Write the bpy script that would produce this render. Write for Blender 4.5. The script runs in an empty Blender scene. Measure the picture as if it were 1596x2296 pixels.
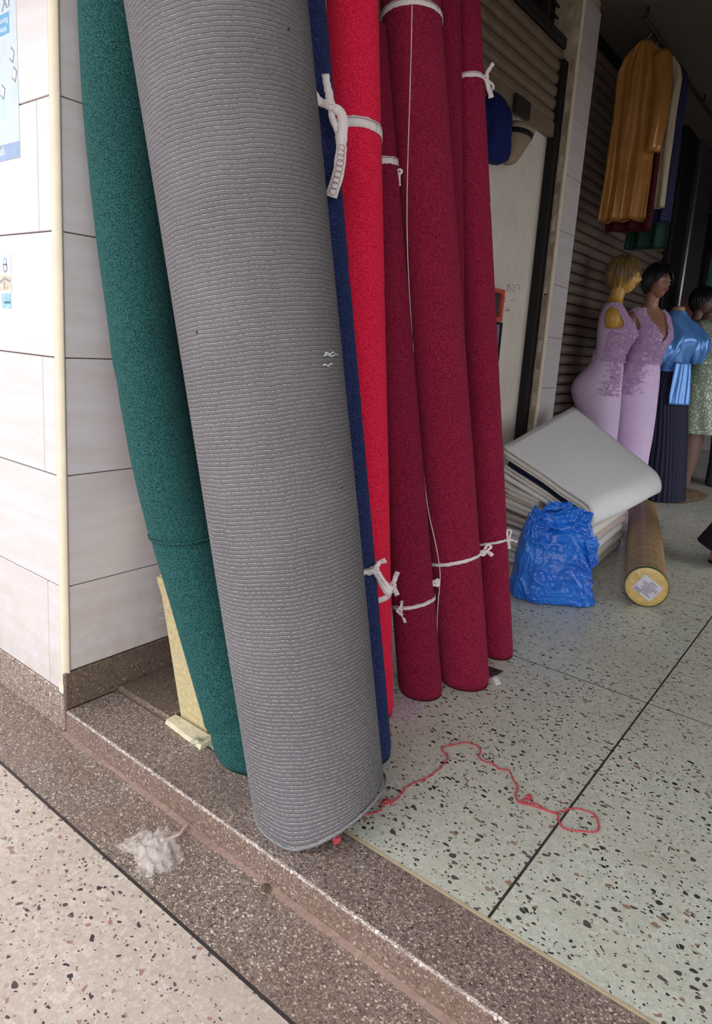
import bpy, math, random
import numpy as np
from mathutils import Vector, Matrix, noise as mnoise
random.seed(7)
rng = np.random.default_rng(7)
S = bpy.context.scene
COL = S.collection

# ------------------------------------------------------------------ camera
CAM = np.array([1.61677, -0.88038, 1.03609])
FWD = np.array([-0.59567, 0.78024, -0.19081])
RGT = np.array([0.78548, 0.61549, 0.06472])
UPV = np.array([-0.16794, 0.11133, 0.97949])
cd = bpy.data.cameras.new('camera')
cam = bpy.data.objects.new('camera', cd)
COL.objects.link(cam)
cam.matrix_world = Matrix(((RGT[0], UPV[0], -FWD[0], CAM[0]), (RGT[1], UPV[1], -FWD[1], CAM[1]),
                           (RGT[2], UPV[2], -FWD[2], CAM[2]), (0, 0, 0, 1)))
cd.sensor_fit = 'VERTICAL'
cd.sensor_height = 24.0
cd.lens = 1514.7 / 2296 * 24.0
cd.shift_y = -84.0 / 2296
cd.clip_start = 0.05
S.camera = cam

# ------------------------------------------------------------------ sky (bright overcast street)
SKY = 2.1
w = bpy.data.worlds.new('sky')
S.world = w
w.use_nodes = True
nt = w.node_tree
nt.nodes.clear()
wo = nt.nodes.new('ShaderNodeOutputWorld')
bg = nt.nodes.new('ShaderNodeBackground')
bg.inputs['Color'].default_value = (0.95, 0.97, 1.0, 1)
# overcast sky: three times brighter at the zenith than at the horizon
tc = nt.nodes.new('ShaderNodeTexCoord')
sx = nt.nodes.new('ShaderNodeSeparateXYZ')
nt.links.new(tc.outputs['Generated'], sx.inputs[0])
mx = nt.nodes.new('ShaderNodeMath')
mx.operation = 'MAXIMUM'
mx.inputs[1].default_value = 0.0
nt.links.new(sx.outputs[2], mx.inputs[0])
ma = nt.nodes.new('ShaderNodeMath')
ma.operation = 'MULTIPLY_ADD'
ma.inputs[1].default_value = 0.7 * SKY
ma.inputs[2].default_value = 1.0 * SKY
nt.links.new(mx.outputs[0], ma.inputs[0])
nt.links.new(ma.outputs[0], bg.inputs['Strength'])
nt.links.new(bg.outputs[0], wo.inputs[0])
S.view_settings.view_transform = 'Standard'
S.view_settings.look = 'None'
S.view_settings.gamma = 1.0
S.view_settings.use_curve_mapping = False
S.view_settings.exposure = 0.1


# ------------------------------------------------------------------ helpers
def srgb(r, g, b):
    def c(v):
        v /= 255.0
        return v / 12.92 if v <= 0.04045 else ((v + 0.055) / 1.055) ** 2.4
    return (c(r), c(g), c(b), 1.0)


class NT:
    def __init__(s, name, rough=0.6, spec=0.5):
        s.m = bpy.data.materials.new(name)
        s.m.use_nodes = True
        s.t = s.m.node_tree
        s.b = s.t.nodes['Principled BSDF']
        s.b.inputs['Roughness'].default_value = rough
        s.b.inputs['Specular IOR Level'].default_value = spec

    def n(s, typ, **kw):
        d = s.t.nodes.new('ShaderNode' + typ)
        for k, v in kw.items():
            if hasattr(d, k) and not k in d.inputs:
                setattr(d, k, v)
            else:
                d.inputs[k].default_value = v
        return d

    def l(s, a, b):
        s.t.links.new(a, b)

    def coord(s, kind='Object', scale=None):
        tc = s.n('TexCoord')
        o = tc.outputs[kind]
        if scale is not None:
            mp = s.n('Mapping')
            mp.inputs['Scale'].default_value = scale
            s.l(o, mp.inputs[0])
            o = mp.outputs[0]
        return o

    def pos(s):
        return s.n('NewGeometry').outputs['Position']

    def math(s, op, a, b=None, clamp=False):
        d = s.n('Math', operation=op)
        d.use_clamp = clamp
        for i, v in enumerate((a, b)):
            if v is None:
                continue
            if isinstance(v, (int, float)):
                d.inputs[i].default_value = v
            else:
                s.l(v, d.inputs[i])
        return d.outputs[0]

    def ramp(s, fac, stops, interp='LINEAR'):
        d = s.n('ValToRGB')
        e = d.color_ramp.elements
        d.color_ramp.interpolation = interp
        while len(e) < len(stops):
            e.new(0.5)
        for i, (p, c) in enumerate(stops):
            e[i].position = p
            e[i].color = c
        s.l(fac, d.inputs[0])
        return d.outputs[0]

    def mix(s, fac, a, b, mode='MIX'):
        d = s.n('Mix', data_type='RGBA', blend_type=mode)
        ins = [d.inputs[0], d.inputs[6], d.inputs[7]]
        for i, v in zip(ins, (fac, a, b)):
            if isinstance(v, (int, float)):
                i.default_value = v
            elif isinstance(v, tuple):
                i.default_value = v
            else:
                s.l(v, i)
        return d.outputs[2]

    def noise(s, vec, scale, detail=3, rough=0.55):
        d = s.n('TexNoise')
        d.inputs['Scale'].default_value = scale
        d.inputs['Detail'].default_value = detail
        d.inputs['Roughness'].default_value = rough
        s.l(vec, d.inputs['Vector'])
        return d.outputs['Fac']

    def vor(s, vec, scale, feature='F1', rand=1.0, metric='EUCLIDEAN'):
        d = s.n('TexVoronoi', feature=feature)
        if feature != 'DISTANCE_TO_EDGE':
            d.distance = metric
        d.inputs['Scale'].default_value = scale
        d.inputs['Randomness'].default_value = rand
        s.l(vec, d.inputs['Vector'])
        return d

    def bump(s, h, strength=0.4, dist=0.002):
        d = s.n('Bump')
        d.inputs['Strength'].default_value = strength
        d.inputs['Distance'].default_value = dist
        s.l(h, d.inputs['Height'])
        s.l(d.outputs[0], s.b.inputs['Normal'])

    def col(s, c):
        if isinstance(c, tuple):
            s.b.inputs['Base Color'].default_value = c
        else:
            s.l(c, s.b.inputs['Base Color'])


def plain(name, c, rough=0.6, spec=0.4, metal=0.0, var=0.12, scale=30, bump=0.0):
    m = NT(name, rough, spec)
    m.b.inputs['Metallic'].default_value = metal
    o = m.coord()
    nz = m.noise(o, scale, 4)
    dk = tuple(v * (1 - var) for v in c[:3]) + (1,)
    lt = tuple(min(1, v * (1 + var)) for v in c[:3]) + (1,)
    m.col(m.ramp(nz, [(0.3, dk), (0.7, lt)]))
    if bump:
        m.bump(nz, bump, 0.003)
    return m.m


def pile(name, dark, mid, light, scale=420, sheen=0.25):
    m = NT(name, 0.95, 0.15)
    o = m.coord()
    v = m.vor(o, scale)
    n1 = m.noise(o, scale * 0.9, 2, 0.6)
    h = m.math('ADD', m.math('MULTIPLY', v.outputs['Distance'], 0.7), m.math('MULTIPLY', n1, 0.6))
    c = m.ramp(h, [(0.30, light), (0.58, mid), (0.9, dark)])
    big = m.noise(o, 7, 3)
    c = m.mix(m.math('MULTIPLY', big, 0.22), c, dark)
    m.col(c)
    m.b.inputs['Sheen Weight'].default_value = sheen
    m.b.inputs['Sheen Roughness'].default_value = 0.5
    m.b.inputs['Sheen Tint'].default_value = light
    inv = m.math('SUBTRACT', 1.0, h)
    m.bump(inv, 0.75, 0.0025)
    return m.m


def terrazzo(name, base, base2, chips, scale, amount, rough=0.35, fine=True, edge=None, dirt=None):
    """chips: list of colours picked at random; amount: share of cells that hold a chip"""
    m = NT(name, rough, 0.45)
    p = m.pos()
    # warped coordinates give angular, uneven chips
    nzn = m.n('TexNoise')
    nzn.inputs['Scale'].default_value = scale * 0.8
    nzn.inputs['Detail'].default_value = 1
    m.l(p, nzn.inputs['Vector'])
    vm = m.n('VectorMath', operation='MULTIPLY_ADD')
    m.l(nzn.outputs['Color'], vm.inputs[0])
    vm.inputs[1].default_value = (1.1 / scale,) * 3
    m.l(p, vm.inputs[2])
    pv = vm.outputs[0]
    # cement matrix with pale small stones
    c = None
    v0 = m.vor(pv, scale * 1.7, metric='CHEBYCHEV')
    sep0 = m.n('SeparateColor')
    m.l(v0.outputs['Color'], sep0.inputs[0])
    c = m.mix(sep0.outputs[0], base, base2)
    e0 = m.vor(pv, scale * 1.7, 'DISTANCE_TO_EDGE')
    gap = m.ramp(e0.outputs['Distance'], [(0.0, (1, 1, 1, 1)), (0.12, (0, 0, 0, 1))])
    c = m.mix(m.math('MULTIPLY', gap, 0.35), c, tuple(x * 0.62 for x in base[:3]) + (1,))
    # chips in two sizes
    for k, (sc, am) in enumerate(((scale, amount), (scale * 2.1, amount * 0.8))):
        mp = m.n('Mapping')
        mp.inputs['Location'].default_value = (3.7 * k, 1.3 * k, 0)
        mp.inputs['Scale'].default_value = (1.0, 1.45, 1.0)
        mp.inputs['Rotation'].default_value = (0, 0, 0.5 + k)
        m.l(pv, mp.inputs[0])
        v = m.vor(mp.outputs[0], sc)
        sep = m.n('SeparateColor')
        m.l(v.outputs['Color'], sep.inputs[0])
        has = m.math('LESS_THAN', sep.outputs[0], am)
        size = m.math('MULTIPLY_ADD', sep.outputs[1], 0.30)
        size.node.inputs[2].default_value = 0.16
        inside = m.math('LESS_THAN', v.outputs['Distance'], size)
        msk = m.math('MULTIPLY', has, inside)
        stops = [(i / len(chips), cc) for i, cc in enumerate(chips)]
        cc = m.ramp(sep.outputs[2], stops, 'CONSTANT')
        c = m.mix(msk, c, cc)
    big = m.noise(p, 3.0, 4, 0.6)
    dcol = dirt or tuple(x * 0.72 for x in base[:3]) + (1,)
    c = m.mix(m.math('MULTIPLY', m.ramp(big, [(0.4, (0, 0, 0, 1)), (0.75, (1, 1, 1, 1))]), 0.45), c, dcol)
    if edge:                                   # worn, whitened arris of the step
        sx = m.n('SeparateXYZ')
        m.l(p, sx.inputs[0])
        nz = m.noise(p, 110, 5, 0.75)
        yy = m.math('ADD', sx.outputs[1], m.math('MULTIPLY', m.math('SUBTRACT', nz, 0.5), 0.016))
        zz_ = m.math('ADD', sx.outputs[2], m.math('MULTIPLY', m.math('SUBTRACT', nz, 0.5), 0.012))
        near = m.math('MULTIPLY', m.math('LESS_THAN', yy, 0.003), m.math('GREATER_THAN', zz_, -0.004))
        patchy = m.ramp(m.noise(p, 30, 4, .7), [(0.38, (0.08, 0.08, 0.08, 1)), (0.62, (1, 1, 1, 1))])
        c = m.mix(m.math('MULTIPLY', m.math('MULTIPLY', near, 0.6), patchy), c, edge)
        ris = m.math('LESS_THAN', sx.outputs[2], -0.008)
        c = m.mix(m.math('MULTIPLY', ris, 0.42), c, srgb(112, 84, 66))
    m.col(c)
    m.bump(m.noise(p, 220, 3), 0.15, 0.001)
    rr = m.ramp(m.noise(p, 9, 4), [(0.3, (rough * .75,) * 3 + (1,)), (0.7, (min(1, rough * 1.35),) * 3 + (1,))])
    m.l(rr, m.b.inputs['Roughness'])
    return m.m


ROOT = {}


def mesh(name, v, f, mat=None, parent=None, smooth=True, uv=None, link=True):
    v = np.asarray(v, float)
    root = ROOT.get(parent.name, np.zeros(3)) if parent else np.zeros(3)
    me = bpy.data.meshes.new(name)
    me.from_pydata((v - root).tolist(), [], f if isinstance(f, list) else [tuple(x) for x in f])
    if uv is not None:
        lay = me.uv_layers.new(name='UVMap')
        idx = np.empty(len(me.loops), dtype=np.int32)
        me.loops.foreach_get('vertex_index', idx)
        lay.data.foreach_set('uv', np.asarray(uv, np.float32)[idx].ravel())
    me.polygons.foreach_set('use_smooth', [smooth] * len(me.polygons))
    if mat:
        me.materials.append(mat)
    me.update()
    o = bpy.data.objects.new(name, me)
    COL.objects.link(o)
    if parent:
        o.parent = parent
        ROOT[o.name] = root
    else:
        ROOT[o.name] = np.zeros(3)
    return o


def tag(o, label, cat=None, group=None, kind=None):
    if label:
        o['label'] = label
    if cat:
        o['category'] = cat
    if group:
        o['group'] = group
    if kind:
        o['kind'] = kind
    return o


def thing(name, label, cat, loc=(0, 0, 0), group=None):
    o = bpy.data.objects.new(name, None)
    o.empty_display_size = 0.05
    COL.objects.link(o)
    o.location = loc
    ROOT[o.name] = np.array(loc, float)
    return tag(o, label, cat, group)


def struct(o):
    o['kind'] = 'structure'
    return o


BOXF = [(0, 3, 2, 1), (4, 5, 6, 7), (0, 1, 5, 4), (1, 2, 6, 5), (2, 3, 7, 6), (3, 0, 4, 7)]


def boxv(lo, hi):
    x0, y0, z0 = lo
    x1, y1, z1 = hi
    return [(x0, y0, z0), (x1, y0, z0), (x1, y1, z0), (x0, y1, z0), (x0, y0, z1), (x1, y0, z1), (x1, y1, z1), (x0, y1, z1)]


def box(name, lo, hi, mat, parent=None, bevel=0.0):
    if not bevel:
        return mesh(name, boxv(lo, hi), BOXF, mat, parent, False)
    import bmesh
    bm = bmesh.new()
    vs = [bm.verts.new(p) for p in boxv(lo, hi)]
    for f in BOXF:
        bm.faces.new([vs[i] for i in f])
    bmesh.ops.bevel(bm, geom=bm.edges[:], offset=bevel, segments=1, affect='EDGES')
    bm.verts.index_update()
    v = [tuple(q.co) for q in bm.verts]
    f = [tuple(q.index for q in p.verts) for p in bm.faces]
    bm.free()
    return mesh(name, v, f, mat, parent, False)


def grid_faces(nr, nc, closed=True, off=0):
    f = []
    for i in range(nr - 1):
        for j in range(nc if closed else nc - 1):
            k = (j + 1) % nc
            f.append((off + i * nc + j, off + i * nc + k, off + (i + 1) * nc + k, off + (i + 1) * nc + j))
    return f


def tube(pts, rad, seg=8):
    """swept round tube through pts; rad scalar or list"""
    pts = np.asarray(pts, float)
    n = len(pts)
    rad = np.full(n, rad) if np.isscalar(rad) else np.asarray(rad)
    v = []
    up = np.array([0, 0, 1.0])
    prev = None
    for i in range(n):
        d = pts[min(i + 1, n - 1)] - pts[max(i - 1, 0)]
        d /= np.linalg.norm(d) + 1e-12
        a = prev if prev is not None else (np.cross(d, up) if abs(d[2]) < 0.95 else np.cross(d, [1.0, 0, 0]))
        a = a - d * (a @ d)
        a /= np.linalg.norm(a) + 1e-12
        prev = a
        b = np.cross(d, a)
        for j in range(seg):
            t = 2 * math.pi * j / seg
            v.append(pts[i] + rad[i] * (math.cos(t) * a + math.sin(t) * b))
    f = grid_faces(n, seg)
    f.append(tuple(range(seg))[::-1])
    f.append(tuple(range((n - 1) * seg, n * seg)))
    return v, f


def smooth_path(pts, n):
    """Catmull-Rom resample"""
    P = np.asarray(pts, float)
    P = np.vstack([2 * P[0] - P[1], P, 2 * P[-1] - P[-2]])
    out = []
    m = len(P) - 3
    for s in np.linspace(0, m - 1e-6, n):
        i = int(s)
        t = s - i
        p0, p1, p2, p3 = P[i:i + 4]
        out.append(0.5 * ((2 * p1) + (-p0 + p2) * t + (2 * p0 - 5 * p1 + 4 * p2 - p3) * t * t + (-p0 + 3 * p1 - 3 * p2 + p3) * t ** 3))
    return np.array(out)


def ribbon(pts, wdirs, width, thick=0.0014, fray=0.0):
    """flat band with real thickness: pts centreline, wdirs width direction(s)"""
    pts = np.asarray(pts, float)
    n = len(pts)
    wd = np.asarray(wdirs, float)
    if wd.ndim == 1:
        wd = np.tile(wd, (n, 1))
    width = np.full(n, width) if np.isscalar(width) else np.asarray(width)
    v = []
    for i in range(n):
        d = pts[min(i + 1, n - 1)] - pts[max(i - 1, 0)]
        d /= np.linalg.norm(d) + 1e-12
        wv = wd[i] - d * (wd[i] @ d)
        wv /= np.linalg.norm(wv) + 1e-12
        nn = np.cross(d, wv)
        a = width[i] / 2 + random.uniform(-fray, fray)
        b = width[i] / 2 + random.uniform(-fray, fray)
        for s, o in ((-a, -1), (b, -1), (b, 1), (-a, 1)):
            v.append(pts[i] + wv * s + nn * o * thick / 2)
    f = grid_faces(n, 4)
    f.append((3, 2, 1, 0))
    k = (n - 1) * 4
    f.append((k, k + 1, k + 2, k + 3))
    return v, f


def join(parts):
    V, F, o = [], [], 0
    for v, f in parts:
        V += [tuple(p) for p in v]
        F += [tuple(i + o for i in q) for q in f]
        o += len(v)
    return V, F


def fbm(p, octv=3):
    s, a = 0.0, 1.0
    q = Vector(p)
    for _ in range(octv):
        s += a * mnoise.noise(q)
        a *= 0.5
        q = q * 2.03
    return s


# ------------------------------------------------------------------ materials
def tile_mat(name, base, warm):
    m = NT(name, 0.24, 0.5)
    p = m.pos()
    oi = m.n('ObjectInfo')
    add = m.n('VectorMath', operation='ADD')
    mul = m.math('MULTIPLY', oi.outputs['Random'], 30.0)
    m.l(p, add.inputs[0])
    cmb = m.n('CombineXYZ')
    m.l(mul, cmb.inputs[2])
    m.l(cmb.outputs[0], add.inputs[1])
    mp = m.n('Mapping')
    mp.inputs['Scale'].default_value = (1.2, 1.2, 9)
    m.l(add.outputs[0], mp.inputs[0])
    n1 = m.noise(mp.outputs[0], 2.2, 6, 0.65)
    c = m.ramp(n1, [(0.35, base), (0.62, warm)])
    mp2 = m.n('Mapping')
    mp2.inputs['Scale'].default_value = (2.5, 2.5, 34)
    m.l(add.outputs[0], mp2.inputs[0])
    n2 = m.noise(mp2.outputs[0], 3, 5, 0.7)
    c = m.mix(m.math('MULTIPLY', m.ramp(n2, [(0.5, (0, 0, 0, 1)), (0.75, (1, 1, 1, 1))]), 0.25), c, srgb(205, 196, 190))
    # scuffs and specks: dirt with shapes of their own
    sp = m.noise(p, 55, 6, 0.75)
    c = m.mix(m.math('MULTIPLY', m.ramp(sp, [(0.70, (0, 0, 0, 1)), (0.74, (1, 1, 1, 1))]), 0.6), c, srgb(150, 135, 120))
    sz = m.n('SeparateXYZ')
    m.l(p, sz.inputs[0])
    low = m.ramp(sz.outputs[2], [(0.08, (1, 1, 1, 1)), (0.42, (0, 0, 0, 1))])
    grime = m.noise(p, 14, 6, 0.7)
    g = m.math('MULTIPLY', low, m.ramp(grime, [(0.42, (0, 0, 0, 1)), (0.75, (1, 1, 1, 1))]))
    c = m.mix(m.math('MULTIPLY', g, 0.6), c, srgb(186, 160, 128))
    m.col(c)
    m.bump(n2, 0.06, 0.002)
    return m.m


TILE = tile_mat('glazed_wall_tile', srgb(213, 208, 212), srgb(205, 196, 195))
GROUT = plain('grout', srgb(120, 98, 88), 0.9)
PVC = plain('cream_corner_trim', srgb(226, 212, 190), 0.45, var=0.07, scale=12)
T_DARK = terrazzo('dark_terrazzo', srgb(104, 88, 84), srgb(164, 146, 135),
                  [srgb(214, 200, 182), srgb(196, 180, 162), srgb(78, 64, 62), srgb(224, 214, 198)], 135, 0.8, 0.45,
                  dirt=srgb(140, 108, 92))
T_STEP = terrazzo('step_terrazzo', srgb(100, 84, 81), srgb(156, 138, 130),
                  [srgb(214, 198, 178), srgb(184, 166, 150), srgb(70, 58, 56), srgb(220, 208, 192)], 135, 0.75, 0.45,
                  edge=srgb(226, 212, 202), dirt=srgb(112, 90, 80))
T_SKIRT = terrazzo('skirting_terrazzo', srgb(98, 84, 76), srgb(118, 102, 92),
                   [srgb(176, 152, 118), srgb(150, 130, 104), srgb(48, 40, 36), srgb(126, 108, 88)], 130, 0.5, 0.45)
T_PINK = terrazzo('pink_terrazzo', srgb(204, 186, 173), srgb(226, 212, 198),
                  [srgb(60, 52, 60), srgb(84, 74, 80), srgb(70, 62, 70), srgb(172, 128, 118), srgb(160, 140, 128), srgb(46, 42, 52), srgb(184, 164, 150)], 62, 0.26, 0.4,
                  dirt=srgb(172, 150, 140))
T_PALE = terrazzo('pale_green_terrazzo', srgb(196, 199, 184), srgb(216, 216, 203),
                  [srgb(24, 26, 28), srgb(18, 22, 24), srgb(40, 42, 40), srgb(22, 26, 28), srgb(30, 34, 36), srgb(150, 120, 94), srgb(60, 60, 56), srgb(26, 30, 30)],
                  58, 0.36, 0.33, dirt=srgb(178, 170, 152))
STRIP = plain('dark_divider_strip', srgb(66, 58, 58), 0.5, var=0.2)
STRIP_Y = plain('cream_divider_strip', srgb(186, 170, 142), 0.6)
PLASTER = NT('worn_cream_plaster', 0.8, 0.3)
_p = PLASTER.pos()
_n = PLASTER.noise(_p, 5, 6, 0.65)
_c = PLASTER.ramp(_n, [(0.3, srgb(214, 203, 190)), (0.7, srgb(230, 221, 212))])
_s = PLASTER.noise(PLASTER.coord('Object', (1, 8, 40)), 2.0, 6, 0.75)
_c = PLASTER.mix(PLASTER.math('MULTIPLY', PLASTER.ramp(_s, [(0.6, (0, 0, 0, 1)), (0.7, (1, 1, 1, 1))]), 0.35), _c, srgb(150, 120, 104))
PLASTER.col(_c)
PLASTER.bump(_n, 0.2, 0.004)
PLASTER = PLASTER.m
JAMB = plain('rough_jamb_plaster', srgb(170, 156, 138), 0.85, var=0.28, scale=16, bump=0.6)
SLATM = plain('brown_shutter_steel', srgb(132, 116, 106), 0.38, 0.5, 0.35, 0.15, 12)
SLATC = plain('beige_shutter_steel', srgb(128, 110, 92), 0.5, 0.4, 0.1, 0.15, 12)
BLACK = plain('dark_steel_channel', srgb(24, 20, 22), 0.6, 0.3)
DARKW = plain('dark_transom', srgb(40, 34, 32), 0.5)
CEIL = plain('painted_ceiling', srgb(88, 80, 74), 0.9, var=0.06, scale=4)
WALLR = plain('corridor_wall', srgb(128, 118, 110), 0.8, var=0.06, scale=4)
STEEL = plain('brushed_steel', srgb(150, 145, 155), 0.28, 0.5, 0.9, 0.08, 40)
TAPE = plain('white_cotton_tape', srgb(232, 222, 222), 0.9, 0.2, 0, 0.06, 300, 0.3)
PINKLINE = plain('printed_red_line', srgb(150, 96, 110), 0.9)
THREAD = plain('cream_thread', srgb(225, 205, 200), 0.9)
GREEN = pile('green_pile', srgb(14, 46, 46), srgb(40, 88, 88), srgb(88, 138, 134))
NAVY = pile('navy_pile', srgb(10, 16, 42), srgb(36, 50, 100), srgb(92, 104, 152))
RED = pile('bright_red_pile', srgb(190, 10, 44), srgb(244, 36, 78), srgb(255, 92, 122))
MAROON = pile('maroon_pile', srgb(90, 10, 36), srgb(154, 32, 66), srgb(204, 76, 108))
MAROON2 = pile('deep_maroon_pile', srgb(80, 10, 34), srgb(142, 28, 60), srgb(190, 68, 98))


def grey_mat():
    m = NT('grey_ribbed_backing', 0.9, 0.2)
    uv = m.coord('UV')
    sp = m.n('SeparateXYZ')
    m.l(uv, sp.inputs[0])
    fr = m.math('FRACT', m.math('DIVIDE', sp.outputs[1], 0.0083))
    base = m.ramp(m.noise(m.coord(), 5, 4), [(0.3, srgb(108, 105, 109)), (0.7, srgb(126, 122, 126))])
    fine = m.noise(m.coord('UV', (420, 900, 1)), 1.0, 3, 0.7)
    base = m.mix(m.math('MULTIPLY', fine, 0.45), base, srgb(78, 75, 80))
    # vertical yarn lines
    vy = m.math('FRACT', m.math('DIVIDE', sp.outputs[0], 0.0039))
    vl = m.ramp(vy, [(0.0, (1, 1, 1, 1)), (0.22, (0, 0, 0, 1)), (0.85, (0, 0, 0, 1)), (1.0, (1, 1, 1, 1))])
    base = m.mix(m.math('MULTIPLY', vl, 0.28), base, srgb(70, 68, 74))
    # stitches of each row, with crease shade and stitch highlights painted into the colour
    brk = m.noise(m.coord('UV', (150, 120.5, 1)), 1.0, 2, 0.5)
    cr = m.ramp(fr, [(0.0, (1, 1, 1, 1)), (0.10, (1, 1, 1, 1)), (0.2, (0, 0, 0, 1)), (1.0, (0, 0, 0, 1))])
    c = m.mix(m.math('MULTIPLY', m.math('MULTIPLY', cr, 0.8), m.ramp(brk, [(0.3, (0.45, 0.45, 0.45, 1)), (0.6, (1, 1, 1, 1))])), base, srgb(44, 42, 46))
    st = m.ramp(fr, [(0.0, (0, 0, 0, 1)), (0.78, (0, 0, 0, 1)), (0.86, (1, 1, 1, 1)), (0.97, (1, 1, 1, 1)), (1.0, (0, 0, 0, 1))])
    stm = m.math('MULTIPLY', st, m.ramp(brk, [(0.42, (0, 0, 0, 1)), (0.56, (1, 1, 1, 1))]))
    c = m.mix(m.math('MULTIPLY', stm, 0.5), c, srgb(190, 190, 182))
    # stray pulled holes
    hv = m.vor(m.coord(), 11)
    hole = m.math('LESS_THAN', hv.outputs['Distance'], 0.035)
    c = m.mix(m.math('MULTIPLY', hole, 0.9), c, srgb(36, 36, 34))
    m.col(c)
    m.bump(fine, 0.5, 0.0015)
    return m.m


GREY = grey_mat()


def weave_mat():
    m = NT('beige_jute_backing', 0.95, 0.15)
    uv = m.coord('UV')
    sp = m.n('SeparateXYZ')
    m.l(uv, sp.inputs[0])
    a = m.math('FRACT', m.math('DIVIDE', sp.outputs[0], 0.0042))
    b = m.math('FRACT', m.math('DIVIDE', sp.outputs[1], 0.0048))
    ha = m.math('LESS_THAN', m.math('ABSOLUTE', m.math('SUBTRACT', a, 0.5)), 0.22)
    hb = m.math('LESS_THAN', m.math('ABSOLUTE', m.math('SUBTRACT', b, 0.5)), 0.24)
    hole = m.math('MULTIPLY', ha, hb)
    n = m.noise(uv, 90, 3)
    c = m.ramp(n, [(0.3, srgb(188, 170, 128)), (0.7, srgb(214, 200, 160))])
    c = m.mix(m.math('MULTIPLY', hole, 0.85), c, srgb(92, 76, 50))
    m.col(c)
    m.bump(m.math('SUBTRACT', 1.0, hole), 0.5, 0.001)
    return m.m


WEAVE = weave_mat()
CANVAS = plain('light_grey_canvas', srgb(238, 237, 239), 0.92, 0.15, 0, 0.07, 120, 0.25)
CREAM = plain('cream_canvas_backing', srgb(232, 225, 217), 0.9, 0.15, 0, 0.07, 60, 0.2)
PINKISH = plain('faded_pink_canvas', srgb(208, 190, 186), 0.9, 0.15, 0, 0.07, 60, 0.2)
NAVYC = plain('navy_cloth', srgb(34, 38, 62), 0.9, 0.15, 0, 0.2, 200)

# ================================================================== STRUCTURE
# ---- street level paving (z = -0.065) and the step
ZL = -0.065
base = struct(mesh('floor', boxv((-14, -14, -0.4), (14, 14, -0.09)), BOXF, STRIP, None, False))
for (x0, x1) in ((-8, -3.2), (-3.2, -1.4), (-1.4, 2.2), (2.2, 5.8), (5.8, 9.5)):
    box('pavement_panel', (x0 + .004, -2.6, -0.09), (x1 - .004, -0.183, ZL), T_PINK, base)
    box('pavement_panel', (x0 + .004, -9.5, -0.09), (x1 - .004, -2.608, ZL), T_PINK, base)
box('divider_strip', (-8, -0.183, -0.09), (9.5, -0.175, ZL - 0.001), STRIP, base)
box('pavement_border', (-8, -0.175, -0.09), (9.5, 0.0, ZL), T_DARK, base)
# mortar fillet where the riser meets the paving
v = []
for i in range(121):
    x = 0.0 + i * 0.05
    d = 0.010 + 0.009 * mnoise.noise(Vector((x * 6, 0, 0)))
    v += [(x, -d - .004, ZL + .0003), (x, -0.0005, ZL + 0.0035 + 0.002 * mnoise.noise(Vector((x * 9, 3, 0)))), (x, -0.0005, ZL)]
mesh('mortar_fillet', v, grid_faces(121, 3), plain('pink_mortar', srgb(152, 126, 115), .9, var=.22, scale=90), base, False)
step = struct(box('floor_step', (0.0, 0.0, -0.09), (9.5, 0.158, 0.0), T_STEP, None, 0.005))
# ---- passage floor in terrazzo panels with dividers
pf = struct(mesh('floor_passage', boxv((-1.0, 0.164, -0.09), (9.0, 12.4, -0.012)), BOXF, STRIP, None, False))
box('edge_strip', (0.5, 0.158, -0.09), (9.0, 0.1645, 0.0003), STRIP_Y, pf)
xs = [-1.0, 0.128, 1.198, 2.268, 3.338]
ys = [0.1645, 1.2334, 2.303, 3.373, 4.443, 5.513, 6.583, 7.653, 8.723, 12.4]
for i in range(len(xs) - 1):
    for j in range(len(ys) - 1):
        box('terrazzo_panel', (xs[i] + .003, ys[j] + (.003 if j else 0), -0.012), (xs[i + 1] - .003, ys[j + 1] - .003, 0.0), T_PALE, pf)
for x in xs[1:-1]:
    box('divider_strip', (x - .003, 0.165, -0.012), (x + .003, 12.4, -0.0006), STRIP, pf)
for y in ys[1:-1]:
    box('divider_strip', (-1.0, y - .003, -0.012), (3.338, y + .003, -0.0006), STRIP, pf)
# raised dark sill of the first shop, beside the pillar
box('sill', (0.004, 0.1575, -0.011), (0.240, 0.46, 0.014), T_SKIRT, step, 0.006)

# ---- tiled pillar at the street corner
ZTOP = 3.0
pil = struct(box('wall_left', (-3.0, 0.010, -0.065), (-0.010, 0.60, ZTOP), GROUT))
G = 0.0013
ZB = 0.0525
rows = [(0.052, ZB + .3)] + [(ZB + .3 * k, ZB + .3 * (k + 1)) for k in range(1, 10)]
for k, (z0, z1) in enumerate(rows):
    z1 = min(z1, ZTOP)
    js = [-0.079 - .6 * i for i in range(6)] if k % 2 == 0 else [-0.379 - .6 * i for i in range(5)]
    e = [-0.016] + js
    for a, b in zip(e[1:], e[:-1]):
        box('tile', (max(a, -3) + G, 0.0, z0 + G), (b - G, 0.010, z1 - G), TILE, pil, 0.0018)
    zz0 = 0.110 if k == 0 else z0
    e = [0.016, 0.598]
    box('tile', (-0.010, e[0] + G, zz0 + G), (0.0, e[1] - G, z1 - G), TILE, pil, 0.0018)
# corner bead
v, f = [], []
zz = np.linspace(0.062, ZTOP, 60)
for z in zz:
    for a in np.linspace(0, math.pi / 2, 7):
        r = 0.0185 + 0.0006 * mnoise.noise(Vector((z * 14, a, 0)))
        v.append((-0.0165 + r * math.cos(a), 0.0165 - r * math.sin(a), z))
    v.append((-0.012, 0.012, z))
cb = mesh('corner_bead', v, grid_faces(60, 8), PVC, pil)
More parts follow.
